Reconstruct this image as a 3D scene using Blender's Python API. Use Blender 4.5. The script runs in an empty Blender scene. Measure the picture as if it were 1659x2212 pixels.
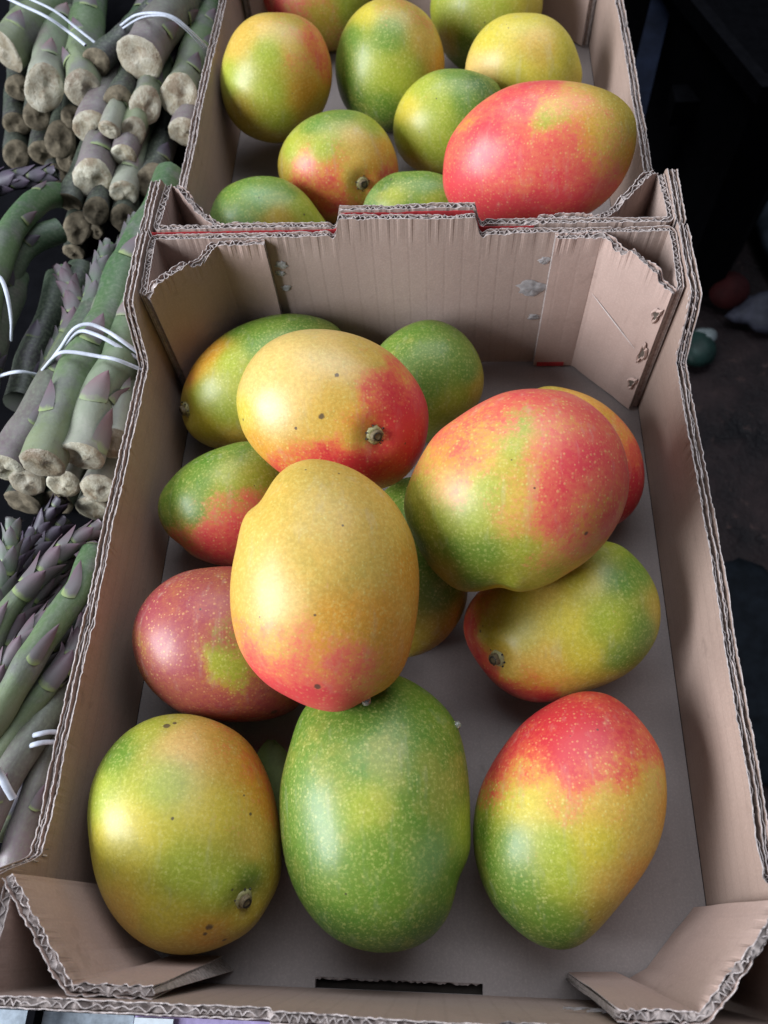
import bpy, math, random
import numpy as np
from mathutils import Vector, Matrix
random.seed(7)
rng = np.random.default_rng(11)
scene = bpy.context.scene
col = scene.collection

# ------------------------------------------------------------------ camera
CAM = np.array([0.0165, 0.0266, 0.4322])
PITCH, YAW, ROLL, FPX = 1.0866, -0.1392, -0.1184, 1721.6      # FPX for a 1659 x 2212 frame
fw = np.array([math.sin(YAW)*math.cos(PITCH), math.cos(YAW)*math.cos(PITCH), -math.sin(PITCH)])
r0 = np.cross(fw, [0, 0, 1.0]); r0 /= np.linalg.norm(r0)
u0 = np.cross(r0, fw)
RT = math.cos(ROLL)*r0 + math.sin(ROLL)*u0
UP = -math.sin(ROLL)*r0 + math.cos(ROLL)*u0
cam = bpy.data.cameras.new('camera')
cam.sensor_fit = 'VERTICAL'; cam.sensor_height = 36.0; cam.lens = FPX/2212*36.0
cam.clip_start = 0.01; cam.clip_end = 60
cam.dof.use_dof = True; cam.dof.focus_distance = 0.39; cam.dof.aperture_fstop = 13.0
camo = bpy.data.objects.new('camera', cam); col.objects.link(camo)
mw = Matrix(((RT[0], UP[0], -fw[0], CAM[0]), (RT[1], UP[1], -fw[1], CAM[1]), (RT[2], UP[2], -fw[2], CAM[2]), (0, 0, 0, 1)))
camo.matrix_world = mw
scene.camera = camo

# ------------------------------------------------------------------ light: daylight from the open side of the stall, dim shade all round
world = bpy.data.worlds.new('World'); scene.world = world; world.use_nodes = True
bg = world.node_tree.nodes['Background']
bg.inputs[0].default_value = (0.66, 0.76, 1.0, 1); bg.inputs[1].default_value = 0.09

def area(name, loc, target, sx, sy, power, colour):
    d = bpy.data.lights.new(name, 'AREA'); d.shape = 'RECTANGLE'; d.size = sx; d.size_y = sy
    d.energy = power; d.color = colour
    o = bpy.data.objects.new(name, d); col.objects.link(o); o.location = loc
    o.rotation_euler = (Vector(target)-Vector(loc)).to_track_quat('-Z', 'Y').to_euler()
    return o
area('street_daylight', (-2.1, -0.55, 1.15), (0, 0.25, 0.05), 1.35, 1.5, 112, (0.86, 0.92, 1.0))
area('awning_daylight', (0.1, 1.5, 2.3), (0, 0.3, 0), 2.6, 2.0, 56, (0.84, 0.91, 1.0))
scene.view_settings.view_transform = 'Standard'; scene.view_settings.look = 'None'
scene.view_settings.exposure = 0.40; scene.view_settings.gamma = 1.0
scene.render.engine = 'CYCLES'
scene.cycles.use_denoising = True
scene.cycles.max_bounces = 6

# ------------------------------------------------------------------ helpers
def ray(x, y):
    return fw + RT*((x-829.5)/FPX) - UP*((y-1106)/FPX)
def atz(x, y, z):
    d = ray(x, y); t = (z-CAM[2])/d[2]
    return CAM + d*t
def aty(x, y, Y):
    d = ray(x, y); t = (Y-CAM[1])/d[1]
    return CAM + d*t
def s2l(c):
    return tuple((v/255/12.92) if v/255 <= .04045 else ((v/255+.055)/1.055)**2.4 for v in c)

def link(name, me, parent=None):
    o = bpy.data.objects.new(name, me); col.objects.link(o)
    if parent is not None: o.parent = parent
    return o
def tag(o, label=None, cat=None, group=None, kind=None):
    if label: o['label'] = label
    if cat: o['category'] = cat
    if group: o['group'] = group
    if kind: o['kind'] = kind
    return o
def empty(name, loc=(0, 0, 0)):
    o = bpy.data.objects.new(name, None); col.objects.link(o); o.location = loc
    o.empty_display_size = .02
    return o

class MB:
    """collects vertices and faces of one mesh"""
    def __init__(s): s.v = []; s.f = []; s.m = []; s.uv = []
    def add(s, vs, fs, mat=0, uvs=None):
        b = len(s.v); s.v += [tuple(map(float, v)) for v in vs]
        s.uv += list(uvs) if uvs is not None else [(0, 0)]*len(vs)
        for f in fs: s.f.append(tuple(i+b for i in f)); s.m.append(mat)
    def box(s, x0, x1, y0, y1, z0, z1, mat=0):
        v = [(x, y, z) for z in (z0, z1) for y in (y0, y1) for x in (x0, x1)]
        s.add(v, [(0, 2, 3, 1), (4, 5, 7, 6), (0, 1, 5, 4), (2, 6, 7, 3), (0, 4, 6, 2), (1, 3, 7, 5)], mat, [(a[0]+a[2], a[1]+a[2]) for a in v])
    def build(s, name, mats, parent=None, smooth=False):
        me = bpy.data.meshes.new(name); me.from_pydata(s.v, [], s.f)
        for m in (mats if isinstance(mats, (list, tuple)) else [mats]): me.materials.append(m)
        me.polygons.foreach_set('material_index', s.m)
        if smooth: me.polygons.foreach_set('use_smooth', [True]*len(s.f))
        uvl = me.uv_layers.new(name='UVMap')
        li = np.empty(len(me.loops), dtype=np.int32); me.loops.foreach_get('vertex_index', li)
        uvl.data.foreach_set('uv', np.array(s.uv, dtype=np.float32)[li].ravel())
        me.update()
        return link(name, me, parent)

def catmull(P, n):
    P = np.asarray(P, float); out = []
    Q = np.vstack([2*P[0]-P[1], P, 2*P[-1]-P[-2]])
    for i in range(1, len(Q)-2):
        for k in range(n):
            t = k/n
            out.append(.5*((2*Q[i]) + (Q[i+1]-Q[i-1])*t + (2*Q[i-1]-5*Q[i]+4*Q[i+1]-Q[i+2])*t*t + (3*Q[i]-Q[i-1]-3*Q[i+1]+Q[i+2])*t**3))
    out.append(P[-1]); return np.array(out)
def resample(P, step):
    P = np.asarray(P, float); d = np.r_[0, np.cumsum(np.linalg.norm(np.diff(P, axis=0), axis=1))]
    n = max(2, int(round(d[-1]/step))+1); s = np.linspace(0, d[-1], n)
    return np.stack([np.interp(s, d, P[:, k]) for k in range(P.shape[1])], 1), s
def vnoise(seed):
    """smooth 1-D noise"""
    g = np.random.default_rng(seed).uniform(-1, 1, 4096)
    def f(x):
        x = np.asarray(x, float)+1000; i = np.floor(x).astype(int); t = x-i; t = t*t*(3-2*t)
        return g[i % 4096]*(1-t)+g[(i+1) % 4096]*t
    return f

# ------------------------------------------------------------------ materials
def newmat(name):
    m = bpy.data.materials.new(name); m.use_nodes = True
    nt = m.node_tree; b = nt.nodes['Principled BSDF']
    return m, nt, b
def N(nt, typ, **kw):
    n = nt.nodes.new(typ)
    for k, v in kw.items():
        if k == 'inp':
            for a, w in v.items(): n.inputs[a].default_value = w
        else: setattr(n, k, v)
    return n
def L(nt, a, b): nt.links.new(a, b)
def mixc(nt, fac, a, b, blend='MIX'):
    n = nt.nodes.new('ShaderNodeMix'); n.data_type = 'RGBA'; n.blend_type = blend
    for sock, v in ((n.inputs[0], fac), (n.inputs[6], a), (n.inputs[7], b)):
        if hasattr(v, 'is_linked'): nt.links.new(v, sock)
        elif isinstance(v, (int, float)): sock.default_value = v
        else: sock.default_value = (*v[:3], 1)
    return n.outputs[2]
def math_(nt, op, a, b=None, c=None, clamp=False):
    n = nt.nodes.new('ShaderNodeMath'); n.operation = op; n.use_clamp = clamp
    for i, v in enumerate((a, b, c)):
        if v is None: continue
        if hasattr(v, 'is_linked'): nt.links.new(v, n.inputs[i])
        else: n.inputs[i].default_value = v
    return n.outputs[0]
def ramp(nt, fac, stops):
    n = nt.nodes.new('ShaderNodeValToRGB'); e = n.color_ramp.elements
    while len(e) < len(stops): e.new(.5)
    for el, (p, c) in zip(e, stops):
        el.position = p; el.color = (*c, 1) if len(c) == 3 else c
    nt.links.new(fac, n.inputs[0]); return n.outputs[0]
def noise(nt, vec, scale, detail=4, rough=.55, out=0):
    n = N(nt, 'ShaderNodeTexNoise', inp={'Scale': scale, 'Detail': detail, 'Roughness': rough})
    if vec is not None: L(nt, vec, n.inputs['Vector'])
    return n.outputs[out]
def bump(nt, b, h, strength, dist):
    n = N(nt, 'ShaderNodeBump', inp={'Strength': strength, 'Distance': dist}); L(nt, h, n.inputs['Height'])
    L(nt, n.outputs[0], b.inputs['Normal'])

def cardboard(name, c1, c2, stripe_axis=0, stripe=.25):
    """kraft liner; UV in metres, the faint lines of the fluting run across the given axis"""
    m, nt, b = newmat(name)
    uv = N(nt, 'ShaderNodeUVMap').outputs[0]
    mp = N(nt, 'ShaderNodeMapping'); L(nt, uv, mp.inputs[0])
    mp.inputs['Scale'].default_value = (1, .02, 1) if stripe_axis == 0 else (.02, 1, 1)
    st = noise(nt, mp.outputs[0], 140, 2, .6)
    w = N(nt, 'ShaderNodeTexWave', wave_type='BANDS', bands_direction='X' if stripe_axis == 0 else 'Y', wave_profile='SIN',
          inp={'Scale': 31, 'Distortion': .35, 'Detail': 1, 'Detail Scale': .4})
    L(nt, uv, w.inputs[0])
    obj = N(nt, 'ShaderNodeTexCoord').outputs['Object']
    n1 = noise(nt, obj, 22, 5, .6); n2 = noise(nt, obj, 900, 3, .7); n3 = noise(nt, obj, 90, 4, .65)
    c = mixc(nt, n1, c1, c2)
    line = ramp(nt, w.outputs[0], [(0, (0, 0, 0)), (.08, (1, 1, 1))])
    inv = math_(nt, 'SUBTRACT', 1.0, line)
    inv = math_(nt, 'MULTIPLY', inv, math_(nt, 'MULTIPLY', math_(nt, 'MULTIPLY', st, n1), stripe*3.0))
    c = mixc(nt, inv, c, tuple(v*.45 for v in c1))
    c = mixc(nt, math_(nt, 'MULTIPLY', ramp(nt, st, [(.3, (1, 1, 1)), (.62, (0, 0, 0))]), stripe*.55), c, tuple(v*.66 for v in c1))
    c = mixc(nt, math_(nt, 'MULTIPLY', ramp(nt, n2, [(.45, (0, 0, 0)), (.75, (1, 1, 1))]), .3), c, tuple(min(1, v*1.45) for v in c2))
    c = mixc(nt, math_(nt, 'MULTIPLY', ramp(nt, n3, [(.58, (0, 0, 0)), (.8, (1, 1, 1))]), .28), c, tuple(v*.62 for v in c1))
    n4 = noise(nt, obj, 6.5, 4, .6); n5 = noise(nt, obj, 31, 3, .8)
    c = mixc(nt, math_(nt, 'MULTIPLY', ramp(nt, n4, [(.52, (0, 0, 0)), (.60, (1, 1, 1))]), .16), c, tuple(v*.55 for v in c1))
    c = mixc(nt, math_(nt, 'MULTIPLY', ramp(nt, n5, [(.64, (0, 0, 0)), (.70, (1, 1, 1))]), .22), c, tuple(v*.5 for v in c1))
    L(nt, c, b.inputs['Base Color']); b.inputs['Roughness'].default_value = .82
    b.inputs['Specular IOR Level'].default_value = .25
    h = math_(nt, 'ADD', math_(nt, 'MULTIPLY', n2, .35), math_(nt, 'ADD', math_(nt, 'MULTIPLY', n3, .5), math_(nt, 'MULTIPLY', line, .16)))
    bump(nt, b, h, .35, .0006)
    return m
KR1, KR2 = (.31, .222, .185), (.38, .285, .240)
M_card_v = cardboard('kraft_upright_flutes', KR1, KR2, 0, .15)
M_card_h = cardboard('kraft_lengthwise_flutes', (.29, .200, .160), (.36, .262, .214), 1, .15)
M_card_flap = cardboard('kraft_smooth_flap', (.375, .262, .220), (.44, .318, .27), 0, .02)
M_card_floor = cardboard('kraft_floor', (.20, .168, .158), (.265, .225, .21), 0, .05)  # darker, greyer kraft: the shade on the box floor is put into the colour
def simple(name, c, rough=.8, var=.3, scale=200, spec=.3, bumpd=.0004):
    m, nt, b = newmat(name)
    obj = N(nt, 'ShaderNodeTexCoord').outputs['Object']
    n = noise(nt, obj, scale, 5, .65)
    L(nt, mixc(nt, ramp(nt, n, [(.3, (0, 0, 0)), (.7, (1, 1, 1))]), tuple(v*(1-var) for v in c), tuple(min(1, v*(1+var)) for v in c)), b.inputs['Base Color'])
    b.inputs['Roughness'].default_value = rough; b.inputs['Specular IOR Level'].default_value = spec
    if bumpd: bump(nt, b, n, .4, bumpd)
    return m
M_edge = simple('torn_paper_edge', (.42, .36, .34), .9, .5, 380)
M_flute = simple('fluting_paper', (.30, .25, .23), .9, .45, 500)
M_scuff = simple('bare_paper_scuff', (.62, .55, .52), .9, .1, 300, .2, 0)
M_red = simple('red_print', (.42, .035, .04), .6, .2, 300)
M_glue = simple('dried_glue', (.52, .50, .50), .35, .25, 500, .5)
def add_transmission(m, t):
    m.node_tree.nodes['Principled BSDF'].inputs['Transmission Weight'].default_value = t
add_transmission(M_glue, .45)
CARD = {'v': M_card_v, 'h': M_card_h, 'f': M_card_flap}

# ------------------------------------------------------------------ the setting: ground and stall table
def ground_mat():
    m, nt, b = newmat('wet_dark_ground')
    obj = N(nt, 'ShaderNodeTexCoord').outputs['Object']
    a = noise(nt, obj, 9, 6, .65); d = noise(nt, obj, 55, 5, .7)
    c = mixc(nt, ramp(nt, a, [(.35, (0, 0, 0)), (.68, (1, 1, 1))]), (.007, .006, .007), (.036, .024, .024))
    c = mixc(nt, ramp(nt, d, [(.60, (0, 0, 0)), (.75, (1, 1, 1))]), c, (.075, .045, .04))
    L(nt, c, b.inputs['Base Color']); b.inputs['Specular IOR Level'].default_value = .12
    L(nt, ramp(nt, a, [(.3, (.35,)*3), (.7, (.75,)*3)]), b.inputs['Roughness'])
    bump(nt, b, math_(nt, 'ADD', a, math_(nt, 'MULTIPLY', d, .3)), .8, .02)
    return m
GZ = -.70
mb = MB(); n = 60
xs = np.linspace(-3, 4, n); ys = np.linspace(-3, 6, n); gn = vnoise(3); gn2 = vnoise(4)
vs = [(x, y, GZ+.006*float(gn(x*6+y*3))+.006*float(gn2(y*7-x*2))) for y in ys for x in xs]
mb.add(vs, [(j*n+i, j*n+i+1, (j+1)*n+i+1, (j+1)*n+i) for j in range(n-1) for i in range(n-1)])
tag(mb.build('ground', ground_mat(), smooth=True), kind='structure')

M_wood = simple('dark_stall_wood', (.03, .024, .02), .85, .5, 40, .1)
tbl = empty('stall_table', (0, 0, GZ))
tag(tbl, 'dark wooden stall table under the cardboard boxes and asparagus', 'table')
y = -.30
k = 0
while y < 1.25:
    mb = MB(); mb.box(-.75, .152, y, y+.118, .662, .694-.0005*(k % 2)); mb.build('plank', M_wood, tbl); y += .121; k += 1
for lx in (-.70, .10):
    for ly in (-.25, 1.15):
        mb = MB(); mb.box(lx, lx+.045, ly, ly+.045, 0.008, .661); mb.build('leg', M_wood, tbl)
# every box and bunch stands on the table top at z = -0.006
TZ = -.006

# ------------------------------------------------------------------ cardboard boxes
BW, BL, BH, BLOW = .29, .3661, .112, .0755
def strip(mb, path, s, off, th, z0, ztop, rows, disp, mat_face, mat_edge, jit, seed):
    """a standing sheet of paper: path centre line, offset sideways, real thickness"""
    n = len(path)
    T = np.gradient(path, axis=0); T /= np.linalg.norm(T, axis=1)[:, None]
    Nn = np.stack([-T[:, 1], T[:, 0]], 1)
    ja = vnoise(seed); jb = vnoise(seed+1)
    tornz = np.clip(ja(s/.013+200)-.45, 0, 1)*2.2
    zt = ztop(s) + jit*(ja(s/.0011)*.6+ja(s/.004+50)*.5)*(1+1.5*tornz) - jit*1.6*tornz
    lat = jit*.5*jb(s/.0016)
    vs = []; uv = []
    for side in (-1, 1):
        for k in range(rows+1):
            z = z0+(zt-z0)*k/rows
            o = off+side*th/2+disp(s, z)+(lat if k == rows else 0)
            p = path+Nn*o[:, None]
            for i in range(n): vs.append((p[i, 0], p[i, 1], z[i])); uv.append((s[i], z[i]))
    f = []; fe = []
    for si in range(2):
        b = si*(rows+1)*n
        for k in range(rows):
            for i in range(n-1):
                q = (b+k*n+i, b+k*n+i+1, b+(k+1)*n+i+1, b+(k+1)*n+i)
                f.append(q if si == 0 else q[::-1])
    a = rows*n; c = (rows+1)*n+rows*n
    for i in range(n-1): fe.append((a+i, a+i+1, c+i+1, c+i))
    d = (rows+1)*n
    for i in range(n-1): fe.append((i+1, i, d+i, d+i+1))
    for k in range(rows):
        fe.append((k*n, (k+1)*n, d+(k+1)*n, d+k*n))
        fe.append(((k+1)*n+n-1, k*n+n-1, d+k*n+n-1, d+(k+1)*n+n-1))
    base = len(mb.v)
    mb.add(vs, f, mat_face, uv)
    for q in fe: mb.f.append(tuple(i+base for i in q)); mb.m.append(mat_edge)

def corr(name, pts, t, z0, ztop, parent, face='v', pitch=.0058, jit=.0004, seed=1, disp=None, rows=5, outer=None, medium=True, lower=.0003):
    """one corrugated panel standing on a plan path: two liners and the fluting between them"""
    path, s = resample(pts, .0009)
    disp = disp or (lambda s, z: 0*s)
    mb = MB(); lt = .00036
    strip(mb, path, s, t/2, lt, z0, ztop, rows, disp, 0, 1, jit, seed)
    strip(mb, path, s, -t/2, lt, z0, ztop, rows, disp, 3 if outer else 0, 1, jit, seed+10)
    if medium:
        w = vnoise(seed+20)
        strip(mb, path, s, 0, t*.72, z0, lambda s_: ztop(s_)-.0016-.0007*w(s_/.0025+33), 1, disp, 2, 2, jit*.8, seed+50)  # solid filler strip added inside the fluting to keep rim gaps from going black
        ph = np.cumsum(np.full(len(s), .0009)*(1+.75*w(s/.006)))
        amp = (t/2-lt*.6)*(1-.75*(w(s/.005+9)+1)/2)
        wave = amp*np.sin(2*math.pi*ph/pitch)
        T = np.gradient(path, axis=0); T /= np.linalg.norm(T, axis=1)[:, None]
        Nn = np.stack([-T[:, 1], T[:, 0]], 1)
        p2 = path+Nn*wave[:, None]
        strip(mb, p2, s, 0, .00032, z0, lambda s_: ztop(s_)-lower-.0004*w(s/.003+70), 1, disp, 2, 1, jit*.7, seed+30)
    return mb.build(name, [CARD[face], M_edge, M_flute, outer or CARD[face]], parent)

def prof(knots, smooth=True):
    a = np.array(knots, float)
    def f(s):
        i = np.clip(np.searchsorted(a[:, 0], s)-1, 0, len(a)-2)
        t = np.clip((s-a[i, 0])/np.maximum(a[i+1, 0]-a[i, 0], 1e-9), 0, 1)
        if smooth: t = t*t*(3-2*t)
        return a[i, 1]*(1-t)+a[i+1, 1]*t
    return f

def wrinkle(seed, amp):
    a = vnoise(seed); b = vnoise(seed+5)
    return lambda s, z: amp*(a(s/.018)*b(np.asarray(z)/.03)+.5*a(s/.007+30)*b(np.asarray(z)/.012+11))

def side_wall(parent, sx, seed):
    """double-wall side: three liners with long fluting between, tall at both ends and low along the middle"""
    top = prof([(0, BH+.001), (.041, BH), (.0535, BLOW+.0015), (.07, BLOW), (.30, BLOW), (BL+.008-.066, BLOW), (BL+.008-.0465, BH-.001), (BL+.008, BH+.002)])
    path, s = resample([(sx*.1468, -.004), (sx*.1468, BL+.004)], .001)
    if sx < 0: path = path.copy()
    mb = MB(); lt = .0005
    sg = -sx            # strip normal is to the left of the path (-x for a path along +y)
    w = vnoise(seed)
    bow = lambda s_, z: sg*(.0012*np.sin(np.pi*s_/.374)*np.clip(np.asarray(z)/BLOW, 0, 1.2)+.0005*w(s_/.03)*np.clip(np.asarray(z)/BLOW, 0, 1.3))
    for k, (off, dz) in enumerate(((0, .0004), (.0028, -.0003), (.0054, 0))):
        strip(mb, path, s, sg*off, lt, 0, lambda q, dz=dz, k=k: top(q)+dz+.0005*vnoise(seed+k)(q/.014), 6, bow, 0, 1, .00050, seed+3*k)
    for k, off in enumerate((.0014, .0041)):
        strip(mb, path, s, sg*(off+.0006*w(s/.008+5*k)), .0004, 0, lambda q, k=k: top(q)-.0016-.0008*w(q/.005+9*k), 1, bow, 2, 1, .0006, seed+40+k)
        # crushed flute ends where the cut runs down the shoulder
        pts = []
        for s0, s1 in ((.0395, .0555), (BL+.008-.068, BL+.008-.045)):
            ss = np.arange(s0, s1, .0005)
            y = -.004+ss; z = top(ss)-.0004
            zz = sg*(off+.0011*np.sin(ss/.00042+k)+.0004*w(ss/.0007))
            vs = []
            for i in range(len(ss)):
                x = sx*.1468-zz[i]+float(0)
                vs += [(x, y[i], z[i]), (x, y[i], z[i]-.004)]
            mb.add(vs, [(2*i, 2*i+2, 2*i+3, 2*i+1) for i in range(len(ss)-1)], 1)
    return mb.build('side_wall', [CARD['h'], M_edge, M_flute], parent)

def end_wall(parent, back, seed, outer):
    """end wall with its stacking tab and the two returns folded along the side walls"""
    yy = BL+.002 if back else -.002
    d = -1 if back else 1
    X = .1437
    pts = [(-X, yy+d*.039), (-X, yy+d*.0025), (-X+.0006, yy+d*.0006), (-X+.0025, yy), (X-.0025, yy), (X-.0006, yy+d*.0006), (X, yy+d*.0025), (X, yy+d*.039)]
    tot = resample(pts, .0009)[1][-1]; mid = tot/2
    def top(s):
        c = np.abs(s-mid)
        t = np.clip((.0402-c)/.0035, 0, 1); t = t*t*(3-2*t)
        notch = -.0022*np.exp(-((c-.0418)/.0014)**2)
        droop = -.003*np.clip((c-.152)/.03, 0, 1)
        return BH+.0115*t+notch+droop
    wv = vnoise(seed+77)
    if back: outer_side = None
    o = corr('end_wall', pts if not back else pts, .0034, 0, top, parent, 'v', .0032 if back else .0042, .0005, seed,
             lambda s, z: .0006*wv(s/.05)*np.clip(np.asarray(z)/BH, 0, 1), 6, None if back else None)
    return o

def corner_flap(parent, back, sx, seed, knots, glue_len=.026, amp=.0006, dx=0.0):
    """diagonal brace across a corner, then a tongue glued to the end wall; path starts at the side wall"""
    yy = BL-.0022 if back else .0022
    d = -1 if back else 1
    pts = [(sx*(.1412+dx*.3), yy+d*.0365), (sx*(.1395+dx*.4), yy+d*.0345), (sx*(.1092+dx), yy+d*.0022), (sx*(.1066+dx), yy+d*.0004), (sx*(.1066+dx-glue_len), yy)]
    rev = (sx > 0) != back
    f = prof(knots, False)
    total = resample(pts, .0009)[1][-1]
    if rev:
        pts = pts[::-1]; top = lambda s: f(total-s)
    else: top = f
    w0 = wrinkle(seed+200, amp); sgn = -1 if rev else 1
    fold = total-glue_len-.002
    if not back:    # the glued tongue leans away from the end wall at its foot
        def wr(s, z):
            q = (total-s) if rev else s
            k = np.clip((q-fold+.012)/.02, 0, 1)
            return w0(s, z)+(1 if sx < 0 else -1)*sgn*LEAN*k*(1-np.asarray(z)/BH)
    else: wr = w0
    return corr('corner_flap', pts, .0036, .0015, top, parent, 'f', .0040, .0011, seed, wr, 8)
LEAN = .007

def tear(parent, p, nrm, up, a, b):
    """slit torn open along a fold: raised paper lips round a dark disc painted as the shade inside"""
    mb = MB(); n = 14
    nrm = np.array(nrm); up = np.array(up)/np.linalg.norm(up); side = np.cross(up, nrm)
    vs = []
    for r_, h in ((1.0, .0003), (.72, .0015), (.5, .0007)):
        for i in range(n):
            t = 2*math.pi*i/n; w = 1+.28*math.sin(3*t+a*900)+.15*math.sin(5*t+p[2]*400)
            vs.append(np.array(p)+up*(a*r_*w*math.sin(t))+side*(b*r_*w*math.cos(t))+nrm*h)
    mb.add(vs, [(k*n+i, k*n+(i+1) % n, (k+1)*n+(i+1) % n, (k+1)*n+i) for k in range(2) for i in range(n)], 0)
    mb.add(vs[2*n:], [tuple(range(n))], 1)
    return mb.build('tear', [M_card_flap, M_gap], parent, False)
M_gap = simple('torn_gap_shade', (.09, .07, .055), .9, .3, 300)  # disc colour stands for the shade inside a slit
M_dark = simple('dark_gap', (.02, .016, .013), .9, .2, 100)

def floor_panel(parent, seed):
    mb = MB(); x0 = -.1462; x1 = .1462; y0 = -.0035; y1 = BL+.0035
    # the slot at the front is left open
    sx0, sx1, sy0, sy1 = -.039, .0395, -.0002, .0045
    n = 60
    def sheet(xa, xb, ya, yb):
        nx = max(2, int((xb-xa)/.006)); ny = max(1, int((yb-ya)/.006))
        w = vnoise(seed); w2 = vnoise(seed+1)
        for z, flip in ((0, False), (-.004, True)):
            vs = []; uv = []
            for j in range(ny+1):
                for i in range(nx+1):
                    x = xa+(xb-xa)*i/nx; y = ya+(yb-ya)*j/ny
                    vs.append((x, y, z+(0 if flip else .0005*float(w(x/.04))*float(w2(y/.05))))); uv.append((x, y))
            fs = [(j*(nx+1)+i, j*(nx+1)+i+1, (j+1)*(nx+1)+i+1, (j+1)*(nx+1)+i) for j in range(ny) for i in range(nx)]
            mb.add(vs, [f[::-1] for f in fs] if flip else fs, 0, uv)
    sheet(x0, x1, sy1, y1); sheet(x0, sx0, y0, sy1); sheet(sx1, x1, y0, sy1); sheet(sx0, sx1, y0, sy0)
    # ragged paper lip along the slot
    w = vnoise(seed+9); vs = []; m = 80
    for i in range(m+1):
        x = sx0+(sx1-sx0)*i/m
        vs += [(x, sy1, .0002), (x, sy1-.0007-.0006*float(w(i*.9)), -.0012), (x, sy1, -.004)]
    mb.add(vs, [q for i in range(m) for q in ((3*i, 3*i+1, 3*i+4, 3*i+3), (3*i+1, 3*i+2, 3*i+5, 3*i+4))], 1)
    return mb.build('floor_panel', [M_card_floor, M_edge], parent)

def glue_blob(parent, px, py, r, seed, Y):
    g = np.random.default_rng(seed); c = aty(px, py, Y)-np.array(parent_loc(parent))
    mb = MB(); n = 22; vs = [(c[0], c[1]-.0004, c[2])]
    for k, (f, h) in enumerate(((.35, .0004), (.7, .00035), (1, .0001))):
        for i in range(n):
            t = 2*math.pi*i/n; q = r*f*(1+g.uniform(-.28, .28))
            vs.append((c[0]+q*math.cos(t), c[1]-h*(1+g.uniform(-.7, .9)), c[2]+.75*q*math.sin(t)))
    fs = [(0, 1+i, 1+(i+1) % n) for i in range(n)]
    fs += [(1+k*n+i, 1+(k+1)*n+i, 1+(k+1)*n+(i+1) % n, 1+k*n+(i+1) % n) for k in range(2) for i in range(n)]
    mb.add(vs, fs); return mb.build('glue_blob', M_glue, parent, True)
def parent_loc(o):
    v = np.zeros(3)
    while o is not None: v += np.array(o.location); o = o.parent
    return v

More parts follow.
